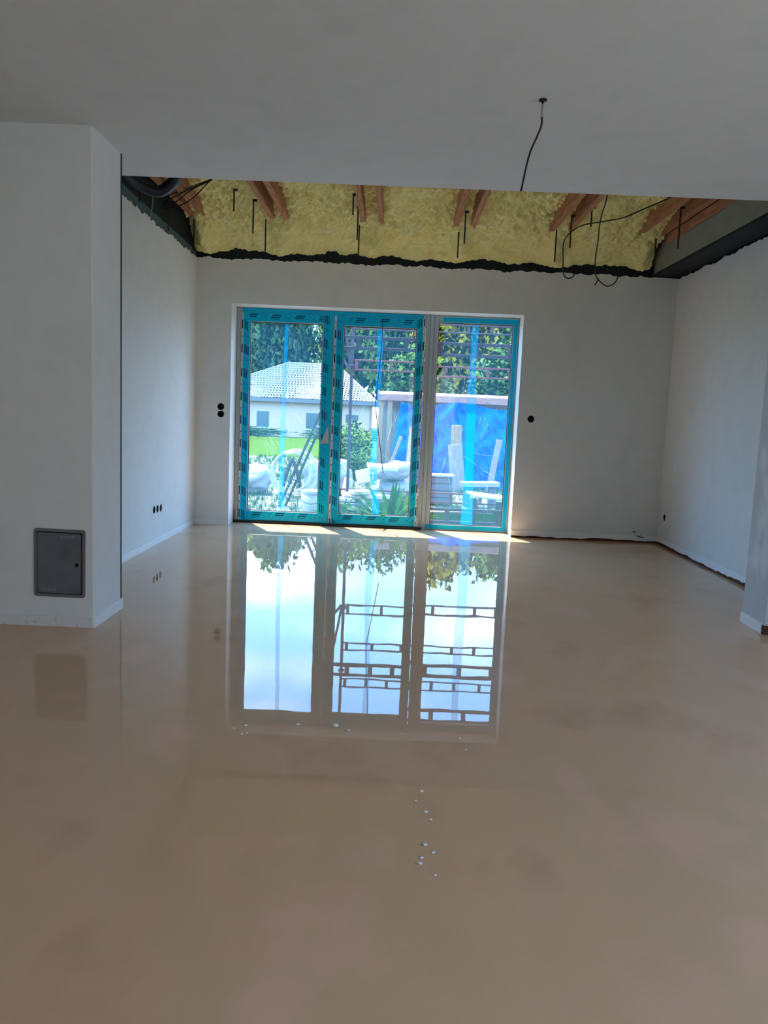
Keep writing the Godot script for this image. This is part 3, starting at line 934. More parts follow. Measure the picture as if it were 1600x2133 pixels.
	# cables and hose in the roof space
	var runs := [
		["ventilation_hose", M.duct_blue, 0.043, "thick dark blue ventilation hose sagging above the left wall", "hose", [Vector3(-2.0, 2.80, -5.4), Vector3(-1.912, 2.715, -5.66), Vector3(-1.838, 2.676, -5.800), Vector3(-1.751, 2.660, -5.850), Vector3(-1.683, 2.695, -5.850), Vector3(-1.614, 2.740, -5.800), Vector3(-1.547, 2.83, -5.700), Vector3(-1.48, 2.93, -5.6)]],
		["roof_cable", M.cable_black, 0.004, "uppermost grey-black cable of the bundle above the left wall", "cable", [Vector3(-1.47, 2.99, -6.500), Vector3(-1.539, 2.934, -6.500), Vector3(-1.705, 2.905, -6.600), Vector3(-1.840, 2.848, -6.600), Vector3(-1.955, 2.84, -6.700)]],
		["roof_cable", M.cable_black, 0.006, "thicker black cable in the middle of the left bundle", "cable", [Vector3(-1.486, 2.954, -6.450), Vector3(-1.535, 2.909, -6.450), Vector3(-1.711, 2.869, -6.550), Vector3(-1.859, 2.810, -6.600), Vector3(-1.96, 2.785, -6.700)]],
		["roof_cable", M.cable_red, 0.005, "dark red cable beside the thicker black one above the left wall", "cable", [Vector3(-1.490, 2.969, -6.500), Vector3(-1.550, 2.919, -6.500), Vector3(-1.712, 2.875, -6.600), Vector3(-1.847, 2.814, -6.700), Vector3(-1.96, 2.795, -6.800)]],
		["roof_cable", M.cable_red, 0.005, "lowest dark red cable sagging above the left wall", "cable", [Vector3(-1.460, 2.941, -6.400), Vector3(-1.541, 2.870, -6.400), Vector3(-1.659, 2.798, -6.500), Vector3(-1.796, 2.753, -6.600), Vector3(-1.918, 2.751, -6.700), Vector3(-1.96, 2.755, -6.75)]],
		["white_wire", M.cable_white, 0.005, "thin white wire end on the left wall's dark band", "wire", [Vector3(-1.93, 2.76, -6.31), Vector3(-1.926, 2.736, -6.300), Vector3(-1.918, 2.645, -6.250), Vector3(-1.921, 2.628, -6.250), Vector3(-1.93, 2.56, -6.250)]],
		["roof_cable", M.cable_black, 0.0055, "black cable curving down in a hook right of the window top", "cable", [Vector3(2.07, 2.90, -6.150), Vector3(1.983, 2.852, -6.250), Vector3(1.859, 2.812, -6.400), Vector3(1.742, 2.770, -6.500), Vector3(1.642, 2.784, -6.700), Vector3(1.513, 2.795, -6.900), Vector3(1.437, 2.760, -7.000), Vector3(1.401, 2.700, -7.100), Vector3(1.423, 2.571, -7.200), Vector3(1.446, 2.457, -7.250), Vector3(1.497, 2.426, -7.300), Vector3(1.543, 2.444, -7.300), Vector3(1.549, 2.474, -7.300)]],
		["roof_cable", M.cable_black, 0.0055, "black cable ending in a round loop below the foam", "cable", [Vector3(1.51, 2.90, -6.10), Vector3(1.541, 2.831, -6.300), Vector3(1.582, 2.769, -6.600), Vector3(1.646, 2.679, -6.900), Vector3(1.683, 2.542, -7.100), Vector3(1.724, 2.439, -7.200), Vector3(1.782, 2.395, -7.250), Vector3(1.840, 2.364, -7.250), Vector3(1.902, 2.392, -7.250), Vector3(1.931, 2.455, -7.250), Vector3(1.936, 2.505, -7.250)]],
		["cable_end", M.cable_black, 0.0055, "short black cable end poking out of the loop", "cable", [Vector3(1.747, 2.419, -7.205), Vector3(1.736, 2.394, -7.200), Vector3(1.717, 2.360, -7.200)]],
		["blind_cable", M.cable_black, 0.004, "thin black cable hanging before the middle door pane", "cable", [Vector3(-0.157, 2.09, -7.978), Vector3(-0.157, 2.011, -7.965), Vector3(-0.158, 1.824, -7.96), Vector3(-0.173, 1.59, -7.96), Vector3(-0.193, 1.258, -7.96), Vector3(-0.171, 1.068, -7.96), Vector3(-0.132, 0.83, -7.96), Vector3(-0.093, 0.566, -7.96)]]]
	for r in runs:
		st = begin()
		tube(st, smooth_path(r[5], 6), r[2], 10 if r[2] > 0.02 else 7)
		tag(put(r[0], done(st), r[1]), r[3], r[4])

	# pipe connection low on the window wall
	var b := base("pipe_connection", Vector3(2.455, 0.085, BACK_Z))
	tag(b, "roughly set pipe connection with two capped stubs low in the right corner", "pipe fitting")
	st = begin()
	box(st, at(Vector3(0.01, 0.0, 0.008), Vector3(0, 0, -0.22)), Vector3(0.085, 0.05, 0.022), 0.006)
	box(st, at(Vector3(-0.055, 0.022, 0.006), Vector3(0, 0, -0.5)), Vector3(0.03, 0.03, 0.016), 0.005)
	put("plate", done(st), M.rim_plaster, b)
	for q in [Vector3(-0.012, 0.006, 0.02), Vector3(0.033, -0.004, 0.02)]:
		st = begin()
		lathe(st, at(q, Vector3(PI / 2, 0, 0)), [Vector2(0.013, 0), Vector2(0.013, 0.022), Vector2(0.011, 0.026), Vector2(0.0, 0.026)], 14)
		put("capped_stub", done(st), M.strip_foam, b)
	st = begin()
	box(st, at(Vector3(-0.055, 0.022, 0.015), Vector3(0, 0, -0.5)), Vector3(0.016, 0.016, 0.004), 0.001)
	put("broken_hole", done(st), M.socket_black, b)
	st = begin()
	box(st, at(Vector3(0.012, -0.027, 0.016), Vector3(0, 0, -0.2)), Vector3(0.07, 0.006, 0.008), 0.001)
	put("broken_hole", done(st), M.socket_black, b)

	# plaster crumbs on the screed
	var spots := [Vector2(-0.496, -2.766), Vector2(-0.534, -2.736), Vector2(-0.495, -2.688), Vector2(-0.479, -2.702), Vector2(-0.308, -2.797), Vector2(-0.170, -2.798), Vector2(-0.122, -2.766), Vector2(0.297, -2.640), Vector2(0.283, -2.733), Vector2(0.075, -2.755), Vector2(0.132, -2.316), Vector2(0.112, -2.253), Vector2(0.140, -2.189), Vector2(0.153, -2.149), Vector2(0.131, -2.012), Vector2(0.152, -1.976), Vector2(0.120, -1.948), Vector2(0.114, -1.920), Vector2(0.152, -1.872)]
	for i in spots.size():
		st = begin()
		var n := FastNoiseLite.new()
		n.seed = i
		var s := rng.randf_range(0.008, 0.014) if i != 5 else 0.024
		lump(st, at(Vector3(0, s * 0.22, 0)), Vector3(s, s * 0.45, s * 0.8), 0.5, n, 0.8, 8, 6)
		var o := put("plaster_crumb", done(st), M.strip_foam)
		o.position = Vector3(spots[i].x, 0, spots[i].y)
		tag(o, "tiny white crumb lying on the wet screed", "crumb", "white crumbs on the screed")

func make_foam(pairs: Array) -> void:
	var st := SurfaceTool.new()
	st.begin(Mesh.PRIMITIVE_TRIANGLES)
	var prof := smooth_path([Vector3(0, 2.66, -7.775), Vector3(0, 2.69, -7.735), Vector3(0, 2.76, -7.66), Vector3(0, 2.84, -7.50), Vector3(0, 2.92, -7.22), Vector3(0, 2.97, -6.9), Vector3(0, 2.99, -6.4), Vector3(0, 3.0, -5.8), Vector3(0, 3.0, -5.2), Vector3(0, 3.0, -4.76)], 24)
	# even steps along the profile
	var rows := []
	var s := 0.0
	var want := 0.0
	for i in prof.size() - 1:
		var seg: float = (prof[i + 1] - prof[i]).length()
		while want <= s + seg:
			var p: Vector3 = prof[i].lerp(prof[i + 1], (want - s) / seg)
			var d: Vector3 = (prof[i + 1] - prof[i]).normalized()
			rows.append([p, Vector3(0, -d.z, d.y), want])
			want += 0.012 if want < 2.2 else 0.03
		s += seg
	var n1 := FastNoiseLite.new()
	n1.noise_type = FastNoiseLite.TYPE_CELLULAR
	n1.cellular_return_type = FastNoiseLite.RETURN_DISTANCE
	n1.seed = 4
	n1.frequency = 1.0
	n1.fractal_octaves = 2
	n1.domain_warp_enabled = true
	n1.domain_warp_amplitude = 0.5
	n1.domain_warp_frequency = 0.8
	var n2 := FastNoiseLite.new()
	n2.seed = 6
	n2.frequency = 1.0
	n2.fractal_octaves = 4
	var x0 := -1.952
	var x1 := 2.358
	var nx := 370
	for r in rows:
		var p: Vector3 = r[0]
		var nn: Vector3 = r[1]
		var sl: float = r[2]
		for i in nx + 1:
			var x := lerpf(x0, x1, float(i) / nx)
			var scale_n := n1.get_noise_2d(x * 11.0 + 0.6 * sin(sl * 9.0), sl * 19.0) + 1.0      # 0 at a cell's heart
			var big := n2.get_noise_2d(x * 2.2, sl * 2.6)
			var rough := n2.get_noise_2d(x * 16.0 + 50.0, sl * 20.0)
			var calm := smoothstep(0.12, 0.5, sl) * (0.55 + 0.45 * smoothstep(-0.3, 0.3, n2.get_noise_2d(x * 1.3 + 9.0, sl * 1.5)))
			var puff := pow(clampf(scale_n, 0.0, 1.0), 1.4)
			var d := 0.05 * big + 0.03 * rough * (0.5 + calm) - 0.11 * puff * (0.2 + calm) + 0.045
			for q in pairs:
				var cx: float = (q[0] + q[1]) * 0.5
				var u := (x - cx) / 0.10
				var g := exp(-u * u)
				d += 0.12 * exp(-u * u * 1.6) * exp(-pow((sl - 0.24) / 0.22, 2.0))
				d -= 0.05 * g * smoothstep(0.5, 0.8, sl)
			d += 0.02 * n2.get_noise_1d(x * 5.0) * exp(-sl * sl / 0.01)
			st.set_smooth_group(1)
			st.add_vertex(Vector3(x, p.y, p.z) + nn * d)
	for j in rows.size() - 1:
		for i in nx:
			var a := j * (nx + 1) + i
			var b := a + nx + 1
			for k in [a, a + 1, b + 1, a, b + 1, b]:
				st.add_index(k)
	st.generate_normals()
	var o := put("spray_foam", st.commit(), M.spray_foam)
	tag(o, "lumpy yellow spray foam insulation between the roof joists", "insulation")

# ------------------------------------------------------------------- outdoors
func leaf_mesh(count: int, crown: Vector3, leaf: float, noise_seed: int, drop := 0.0) -> ArrayMesh:
	# many small bent leaves in a bumpy crown about the origin
	var g := RandomNumberGenerator.new()
	g.seed = noise_seed
	var n := FastNoiseLite.new()
	n.seed = noise_seed
	n.frequency = 1.1
	var vs := PackedVector3Array()
	var ns := PackedVector3Array()
	for i in count:
		var d := Vector3(g.randfn(), g.randfn(), g.randfn()).normalized()
		var r := pow(g.randf(), 0.30) * (0.78 + 0.45 * n.get_noise_3dv(d * 2.2))
		var p := d * r * crown * 0.5
		p.y -= drop * (p.x * p.x + p.z * p.z) / maxf(crown.x, 0.1)
		var a := Vector3(g.randfn(), g.randfn() * 0.6, g.randfn()).normalized()
		var w := a.cross(Vector3(g.randfn(), g.randfn(), g.randfn())).normalized()
		var l := leaf * g.randf_range(0.7, 1.3)
		var up := a.cross(w)
		if up.y < 0: up = -up
		var q := [p - a * l * 0.5, p + w * l * 0.3 + up * l * 0.06, p + a * l * 0.5, p - w * l * 0.3 + up * l * 0.06]
		for k in [0, 1, 2, 0, 2, 3]:
			vs.append(q[k]); ns.append(up)
	var arr := []
	arr.resize(Mesh.ARRAY_MAX)
	arr[Mesh.ARRAY_VERTEX] = vs
	arr[Mesh.ARRAY_NORMAL] = ns
	var m := ArrayMesh.new()
	m.add_surface_from_arrays(Mesh.PRIMITIVE_TRIANGLES, arr)
	return m

func tree(p: Vector3, h: float, wid: float, crown: ArrayMesh, m: Material, label: String) -> void:
	var t := base("tree", p, rng.randf() * TAU)
	tag(t, label, "tree", "trees behind the houses")
	var st := begin()
	tube(st, [Vector3(0, 0, 0), Vector3(0.1, h * 0.3, 0), Vector3(0, h * 0.75, 0.1)], [h * 0.022, h * 0.017, h * 0.006], 8)
	put("trunk", done(st), M.bark, t)
	var c := put("crown", crown, m, t)
	c.scale = Vector3(wid, h * 0.86, wid)
	c.position.y = h * 0.56

func shrub(called: String, p: Vector3, size: Vector3, crown: ArrayMesh, m: Material, label: String, category := "shrub") -> void:
	var t := base(called, p)
	tag(t, label, category)
	var st := begin()
	for k in 4:
		tube(st, [Vector3(0, 0, 0), Vector3(cos(k * 1.7) * size.x * 0.2, size.y * 0.6, sin(k * 1.7) * size.z * 0.2)], 0.02, 5)
	put("stems", done(st), M.bark, t)
	var c := put("foliage", crown, m, t)
	c.scale = size
	c.position.y = size.y * 0.48

func make_house() -> void:
	var z0 := -75.0
	var g := -1.3
	var hs := base("house", Vector3(0, g, z0))
	tag(hs, "single-storey house with pale pink walls and a light hipped tile roof", "house")
	var xl := -18.5
	var xr := -2.4
	var ey := 2.3 - g
	var st := begin()
	span(st, Vector3(xl, 0, -10), Vector3(xr, ey, 0))
	put("walls", done(st), M.house_wall, hs)
	# hipped roof with corrugated rows of tiles
	st = begin()
	var ox := 0.7
	var ry := 5.95 - g
	var e := [Vector3(xl - ox, ey, ox), Vector3(xr + ox, ey, ox), Vector3(xr + ox, ey, -10 - ox), Vector3(xl - ox, ey, -10 - ox)]
	var r0 := Vector3(-10.7, ry, -5)
	var r1 := Vector3(-6.0, ry, -5)
	var rows := 16
	for f in [[e[0], e[1], r1, r0], [e[1], e[2], r1, r1], [e[2], e[3], r0, r1], [e[3], e[0], r0, r0]]:
		for k in rows:
			var t0 := float(k) / rows
			var t1 := float(k + 1) / rows
			var a: Vector3 = f[0].lerp(f[3], t0)
			var b: Vector3 = f[1].lerp(f[2], t0)
			var c: Vector3 = f[1].lerp(f[2], t1) - Vector3(0, 0.05, 0)
			var d: Vector3 = f[0].lerp(f[3], t1) - Vector3(0, 0.05, 0)
			# waves across the row
			var cols := int((b - a).length() / 0.3) + 1
			for i in cols:
				var u0 := float(i) / cols
				var u1 := float(i + 1) / cols
				var um := (u0 + u1) * 0.5
				var lift := Vector3(0, 0.10, 0)
				face_to(st, [a.lerp(b, u0), a.lerp(b, um) + lift, d.lerp(c, um) + lift, d.lerp(c, u0)], Vector3(0, 1, 0))
				face_to(st, [a.lerp(b, um) + lift, a.lerp(b, u1), d.lerp(c, u1), d.lerp(c, um) + lift], Vector3(0, 1, 0))
	var rf := put("roof", done(st), M.house_roof, hs)
	st = begin()
	span(st, e[3] - Vector3(0, 0.38, 0), e[1] + Vector3(0, -0.02, 0))
	put("fascia", done(st), M.house_fascia, rf)
	for a in [[-13.0, -11.85], [-8.33, -7.05], [-17.2, -16.0], [-4.6, -3.4]]:
		st = begin()
		span(st, Vector3(a[0], -0.47 - g, -0.05), Vector3(a[1], 1.0 - g, 0.03))
		var w := put("window", done(st), M.house_glass, hs)
		st = begin()
		span(st, Vector3(a[0] - 0.1, -0.6 - g, -0.02), Vector3(a[1] + 0.1, -0.47 - g, 0.12))
		put("sill", done(st), M.eave_white, w)

func girder(called: String, a: Vector3, b: Vector3, h: float, rungs: Array, m: Material, label: String, rail := 0.034, rung_w := 0.055) -> void:
	var o := base(called, a)
	tag(o, label, "scaffold rail", "scaffold rails")
	var st := begin()
	bar(st, Vector3(0, h / 2, 0), b - a + Vector3(0, h / 2, 0), rail, rail, 0.004)
	put("top_rail", done(st), m, o)
	st = begin()
	bar(st, Vector3(0, -h / 2, 0), b - a + Vector3(0, -h / 2, 0), rail, rail, 0.004)
	put("bottom_rail", done(st), m, o)
	for x in rungs:
		st = begin()
		var p: Vector3 = (b - a) * ((x - a.x) / (b.x - a.x))
		bar(st, p - Vector3(0, h / 2 - rail / 2, 0), p + Vector3(0, h / 2 - rail / 2, 0), rung_w, rail * 0.7, 0.003)
		put("rung", done(st), m, o)

func pole(p: Vector3, h: float, label: String) -> void:
	var o := base("scaffold_post", p)
	tag(o, label, "scaffold post", "scaffold posts")
	var st := begin()
	tube(st, [Vector3.ZERO, Vector3(0, h, 0)], 0.024, 12)
	put("tube", done(st), M.scaffold_steel, o)
	st = begin()
	box(st, at(Vector3(0, 0.006, 0)), Vector3(0.14, 0.012, 0.14), 0.002)
	put("base_plate", done(st), M.scaffold_steel, o)
	for y in [1.0, 2.1, 3.1]:
		st = begin()
		lathe(st, at(Vector3(0, y, 0)), [Vector2(0.024, -0.035), Vector2(0.05, -0.012), Vector2(0.05, 0.012), Vector2(0.024, 0.035)], 12)
		put("coupler", done(st), M.scaffold_steel, o)

func plank(p: Vector3, q: Vector3, w: float, d: float, m: Material, label: String, called := "plank") -> void:
	var st := begin()
	bar(st, Vector3.ZERO, q - p, w, d, 0.006, Vector3.BACK)
	var o := put(called, done(st), m)
	o.position = p
	tag(o, label, "plank", "planks in the yard")

func make_outdoors() -> void:
	var st := begin()
	span(st, Vector3(-14, GROUND_Y - 0.3, -24), Vector3(14, GROUND_Y, -8.1))
	structure("ground", st, M.ground_soil, "trodden grey-brown soil of the building yard")
	# the lawn falls away towards the houses
	st = begin()
	var g0 := [Vector3(-60, GROUND_Y - 0.02, -23.9), Vector3(60, GROUND_Y - 0.02, -23.9), Vector3(60, -1.3, -70), Vector3(-60, -1.3, -70), Vector3(-60, -1.3, -140), Vector3(60, -1.3, -140)]
	face_to(st, [g0[0], g0[1], g0[2], g0[3]], Vector3.UP)
	face_to(st, [g0[3], g0[2], g0[5], g0[4]], Vector3.UP)
	for sx in [-1, 1]:
		face_to(st, [Vector3(sx * 14, GROUND_Y - 0.02, -23.9), Vector3(sx * 60, GROUND_Y - 0.02, -23.9), Vector3(sx * 60, GROUND_Y - 0.02, -8), Vector3(sx * 14, GROUND_Y - 0.02, -8)], Vector3.UP)
	structure("lawn", st, M.lawn, "bright green lawn beyond the yard")
	# unseen, added: beige ground and cream walls that bounce warm light indoors
	st = begin()
	span(st, Vector3(-14, GROUND_Y - 0.3, 2.75), Vector3(14, GROUND_Y, 12.0))
	span(st, Vector3(3.92, GROUND_Y - 0.3, -8.1), Vector3(14, GROUND_Y, 2.75))
	structure("ground_bounce", st, M.bounce_ground_beige, "unseen beige ground added to bounce warm light into the near room")
	st = begin()
	span(st, Vector3(-12, GROUND_Y, 11.0), Vector3(12, 4.2, 11.4))
	span(st, Vector3(9.0, GROUND_Y, -7.0), Vector3(9.4, 3.4, 11.0))
	structure("wall_bounce", st, M.bounce_wall_cream, "unseen cream walls added to bounce warm light into the near room")
	make_house()

	# trees
	var c1 := leaf_mesh(9000, Vector3.ONE, 0.058, 101)
	var c2 := leaf_mesh(9000, Vector3.ONE, 0.052, 102, 0.25)
	var spec := [
		[Vector3(-30, -1.3, -104), 21.0, 13.0, c1, "leaf_mid", "broad mid-green tree far left behind the house"],
		[Vector3(-20.5, -1.3, -98), 20.0, 11.0, c2, "leaf_light", "light green tree above the left slope of the house roof"],
		[Vector3(-13.0, -1.3, -92), 19.0, 9.0, c1, "leaf_dark", "dark blue-green tree right behind the house roof ridge"],
		[Vector3(-6.0, -1.3, -100), 21.0, 10.0, c1, "leaf_light", "bright tree between the two door panes"],
		[Vector3(0.5, -1.3, -86), 17.0, 7.0, c2, "leaf_dark", "narrow dark tree seen through the middle pane"],
		[Vector3(5.0, -1.3, -74), 17.0, 9.0, c1, "leaf_yellow", "yellow-green tree behind the left edge of the side pane"],
		[Vector3(11.5, -1.3, -84), 18.0, 10.5, c2, "leaf_light", "light green tree behind the side pane"],
		[Vector3(18.5, -1.3, -92), 20.0, 12.0, c1, "leaf_mid", "mid-green tree at the right behind the side pane"],
		[Vector3(-17, -1.3, -112), 24.0, 12.0, c1, "leaf_mid", "tall mid-green tree at the very back on the left"],
		[Vector3(-1.5, -1.3, -114), 24.0, 12.0, c2, "leaf_mid", "tall mid-green tree at the very back in the middle"],
		[Vector3(14.5, -1.3, -112), 24.0, 13.0, c1, "leaf_dark", "tall dark tree at the very back on the right"],
		[Vector3(28, -1.3, -100), 21.0, 13.0, c1, "leaf_dark", "dark broad tree at the far right"],
		[Vector3(1.5, -1.3, -60), 8.0, 6.0, c1, "leaf_mid", "low bushy tree just right of the house"],
		[Vector3(9.0, -1.3, -62), 9.0, 8.0, c2, "leaf_mid", "low bushy tree behind the tarp-covered shed"]]
	for a in spec:
		tree(a[0], a[1], a[2], a[3], M[a[4]], a[5])
	var hb := leaf_mesh(2600, Vector3.ONE, 0.06, 103)
	shrub("hedge", Vector3(-11.5, -1.0, -60), Vector3(9.0, 1.0, 1.6), hb, M.leaf_dark, "low dark hedge in front of the house", "hedge")
	shrub("hedge", Vector3(-4.0, -1.0, -58), Vector3(7.0, 1.1, 1.6), hb, M.leaf_mid, "low green hedge at the right end of the house", "hedge")
	shrub("shrub", Vector3(-0.95, GROUND_Y, -18.5), Vector3(1.25, 1.35, 1.0), hb, M.leaf_light, "leafy light green shrub behind the scaffold post")
	shrub("shrub", Vector3(-0.80, GROUND_Y, -16.6), Vector3(0.7, 0.70, 0.6), hb, M.leaf_mid, "smaller shrub at the left foot of the shed")

	# grass in the yard
	var blade := SurfaceTool.new()
	blade.begin(Mesh.PRIMITIVE_TRIANGLES)
	blade.set_smooth_group(-1)
	for k in 5:
		var a := k * 1.3
		var o := Vector3(cos(a), 0, sin(a)) * 0.02
		var tip := Vector3(cos(a) * 0.05, 0.11 + 0.02 * (k % 3), sin(a) * 0.05)
		tri(blade, o - Vector3(sin(a), 0, -cos(a)) * 0.006, tip, o + Vector3(sin(a), 0, -cos(a)) * 0.006)
	blade.generate_normals()
	var mm := MultiMesh.new()
	mm.transform_format = MultiMesh.TRANSFORM_3D
	mm.mesh = blade.commit()
	mm.instance_count = 24000
	for i in 24000:
		var p := Vector3(rng.randf_range(-4, 4), GROUND_Y, rng.randf_range(-24, -8.7))
		if i % 3 > 0: p = Vector3(rng.randf_range(0.2, 2.4), GROUND_Y, rng.randf_range(-11.4, -8.9))
		mm.set_instance_transform(i, Transform3D(Basis(Vector3.UP, rng.randf() * TAU).scaled(Vector3.ONE * rng.randf_range(0.4, 1.0)), p))
	var gi := MultiMeshInstance3D.new()
	gi.name = "grass"
	gi.multimesh = mm
	gi.material_override = M.grass_blade
	add_child(gi)
	tag(gi, "short green grass growing over the yard", "grass", "", "stuff")

	# scaffold
	girder("scaffold_rail", Vector3(-0.66, 1.965, -9.355), Vector3(0.26, 1.965, -9.355), 0.125, [-0.454, -0.169, 0.1], M.scaffold_steel, "near scaffold rail with three uprights across the middle pane")
	girder("scaffold_rail", Vector3(0.32, 1.93, -9.35), Vector3(1.86, 1.93, -9.35), 0.13, [0.498, 0.917, 1.309, 1.7], M.scaffold_steel, "near scaffold rail across the side pane, thick grey")
	girder("scaffold_rail", Vector3(0.30, 2.50, -9.355), Vector3(1.9, 2.50, -9.355), 0.13, [0.6, 1.0, 1.4, 1.8], M.scaffold_steel, "upper near scaffold rail above the side pane's top")
	girder("scaffold_rail", Vector3(-0.64, 1.867, -11.955), Vector3(0.30, 1.867, -11.955), 0.14, [-0.60, -0.077], M.scaffold_red, "rear reddish scaffold rail across the middle pane", 0.026, 0.045)
	girder("scaffold_rail", Vector3(0.34, 1.82, -11.955), Vector3(2.4, 1.82, -11.955), 0.14, [0.717, 1.361, 1.69, 2.2], M.scaffold_red, "rear reddish scaffold rail across the side pane", 0.026, 0.05)
	girder("scaffold_rail", Vector3(-0.68, 2.45, -11.955), Vector3(2.4, 2.45, -11.955), 0.11, [-0.6, -0.2, 0.25, 1.041, 1.384, 2.0], M.scaffold_steel, "rear scaffold rail at the top of the side pane", 0.022, 0.05)
	girder("scaffold_rail", Vector3(-0.68, 3.04, -11.955), Vector3(2.4, 3.04, -11.955), 0.13, [-0.6, -0.27, 0.05, 0.4, 0.75, 1.1, 1.5, 1.9], M.scaffold_steel, "highest rear scaffold rail mirrored in the floor", 0.022, 0.05)
	girder("scaffold_rail", Vector3(0.42, -0.015, -9.355), Vector3(1.9, -0.015, -9.355), 0.15, [0.67, 0.986, 1.276, 1.6], M.scaffold_steel, "low near scaffold rail at the foot of the side pane")
	girder("scaffold_rail", Vector3(-0.85, -0.07, -11.955), Vector3(2.4, -0.07, -11.955), 0.14, [-0.4, 0.25, 0.9, 1.35, 1.8], M.scaffold_red, "low rear reddish scaffold rail behind the plant", 0.026, 0.05)
	pole(Vector3(-0.672, GROUND_Y, -12.0), 4.6, "grey scaffold post standing in the middle pane")
	pole(Vector3(2.4, GROUND_Y, -12.0), 4.6, "rear scaffold post at the right end of the red rails")
	pole(Vector3(0.28, GROUND_Y, -9.4), 3.2, "near scaffold post hidden behind the door mullion")
	pole(Vector3(1.9, GROUND_Y, -9.4), 3.2, "near scaffold post right of the side pane")
	pole(Vector3(-0.68, GROUND_Y, -9.4), 3.2, "near scaffold post behind the meeting door leaves")
	st = begin()
	tube(st, [Vector3(-0.70, 1.85, -12.10), Vector3(-0.88, 2.95, -12.10)], 0.02, 8)
	tag(put("scaffold_brace", done(st), M.scaffold_steel), "steep scaffold brace close to the left of the grey post", "brace")
	st = begin()
	tube(st, [Vector3(-1.0, 2.2, -11.95), Vector3(-0.70, 1.80, -11.95)], 0.022, 8)
	tag(put("scaffold_brace", done(st), M.scaffold_steel), "short brace meeting the grey post below the near rail", "brace")

	# shed under a blue tarp
	var sh := base("wood_shed", Vector3(0, GROUND_Y, -16))
	tag(sh, "open wooden shed with a flat board roof, blue tarp over its front", "shed")
	st = begin()
	box(st, at(Vector3(1.15, 1.80, -0.9), Vector3(deg_to_rad(3), 0, 0)), Vector3(3.0, 0.14, 2.0), 0.01)
	put("roof_slab", done(st), M.slab_wood, sh)
	for x in [-0.28, -0.1, 2.4]:
		st = begin()
		bar(st, Vector3(x, 0, 0.0), Vector3(x, 1.75, 0.0), 0.10, 0.10, 0.008)
		put("post", done(st), M.plank_wood, sh)
	st = begin()
	span(st, Vector3(-0.3, 0.0, -1.8), Vector3(2.5, 1.75, -1.74))
	put("back_boards", done(st), M.plank_grey, sh)
	# tarp with long folds
	st = begin()
	st.set_smooth_group(1)
	var n := FastNoiseLite.new()
	n.seed = 77
	n.frequency = 1.0
	var nx := 60
	var ny := 36
	var tp := func(i: int, j: int) -> Vector3:
		var u := float(i) / nx
		var v := float(j) / ny
		var top := Vector3(lerpf(0.12, 2.42, u), 1.66 - 0.05 * sin(u * 9.0) - 0.03 * u, 0.12)
		var bot := Vector3(lerpf(-0.12, 2.5, u), 0.03, 0.45)
		var p := top.lerp(bot, v)
		p.z += 0.28 * n.get_noise_2d(u * 5.0 + v * 3.0, v * 1.2) + 0.09 * n.get_noise_2d(u * 16.0 - v * 6.0, v * 3.0)
		return p
	for i in nx:
		for j in ny:
			quad(st, tp.call(i, j), tp.call(i + 1, j), tp.call(i + 1, j + 1), tp.call(i, j + 1))
	tag(put("tarp", done(st), M.tarp, sh), "bright blue tarp")

	# leaning planks
	plank(Vector3(1.24, GROUND_Y, -15.2), Vector3(1.21, 1.0, -15.45), 0.20, 0.05, M.plank_wood, "tall tan plank leaning on the blue tarp")
	plank(Vector3(1.27, GROUND_Y, -14.9), Vector3(1.17, 0.64, -15.15), 0.27, 0.06, M.plank_grey, "broad grey plank in front of the tall tan one")
	plank(Vector3(1.42, GROUND_Y, -15.05), Vector3(1.41, 0.68, -15.3), 0.17, 0.04, M.tarp, "blue wrapped board right of the grey plank")
	plank(Vector3(1.84, GROUND_Y, -15.0), Vector3(2.03, 0.76, -15.25), 0.11, 0.05, M.plank_grey, "slanting plank at the right of the tarp")
	plank(Vector3(-0.2, GROUND_Y, -14.7), Vector3(0.14, 0.75, -15.1), 0.06, 0.04, M.plank_wood, "thin pale lath leaning at the left of the tarp")
	plank(Vector3(0.26, GROUND_Y, -14.5), Vector3(0.35, 0.92, -15.2), 0.10, 0.05, M.plank_wood, "pale plank leaning at the middle pane's right edge")

	# sacks, bucket, hose coil, ladder
	var sn := FastNoiseLite.new()
	sn.seed = 31
	sn.frequency = 0.35
	for a in [[Vector3(-2.4, GROUND_Y, -13.2), Vector3(0.75, 0.50, 0.6), "white sack at the left edge of the left pane"], [Vector3(-1.10, GROUND_Y, -13.4), Vector3(0.80, 0.64, 0.6), "big white sack behind the bucket"], [Vector3(0.02, GROUND_Y, -12.9), Vector3(0.75, 0.34, 0.55), "lower white sack of the heap in the middle pane"]]:
		st = begin()
		lump(st, at(Vector3(0, a[1].y * 0.46, 0)), a[1], 0.45, sn, 0.8, 40, 24)
		var o := put("sack", done(st), M.sack_white)
		o.position = a[0]
		tag(o, a[2], "sack", "white sacks in the yard")
	st = begin()
	lump(st, at(Vector3(0, 0.13, 0), Vector3(0, 0.3, 0.12)), Vector3(0.62, 0.26, 0.5), 0.4, sn, 0.75, 40, 24)
	var up := put("sack", done(st), M.sack_white)
	up.position = Vector3(0.06, GROUND_Y + 0.37, -12.9)
	tag(up, "upper white sack of the heap in the middle pane", "sack", "white sacks in the yard")
	var bk := base("bucket", Vector3(-1.05, GROUND_Y, -10.4))
	tag(bk, "grey plastic bucket with a lid at the foot of the left pane", "bucket")
	st = begin()
	lathe(st, Transform3D(), [Vector2(0, 0), Vector2(0.125, 0), Vector2(0.143, 0.35), Vector2(0.138, 0.35)], 28)
	put("pail", done(st), M.bucket_plastic, bk)
	st = begin()
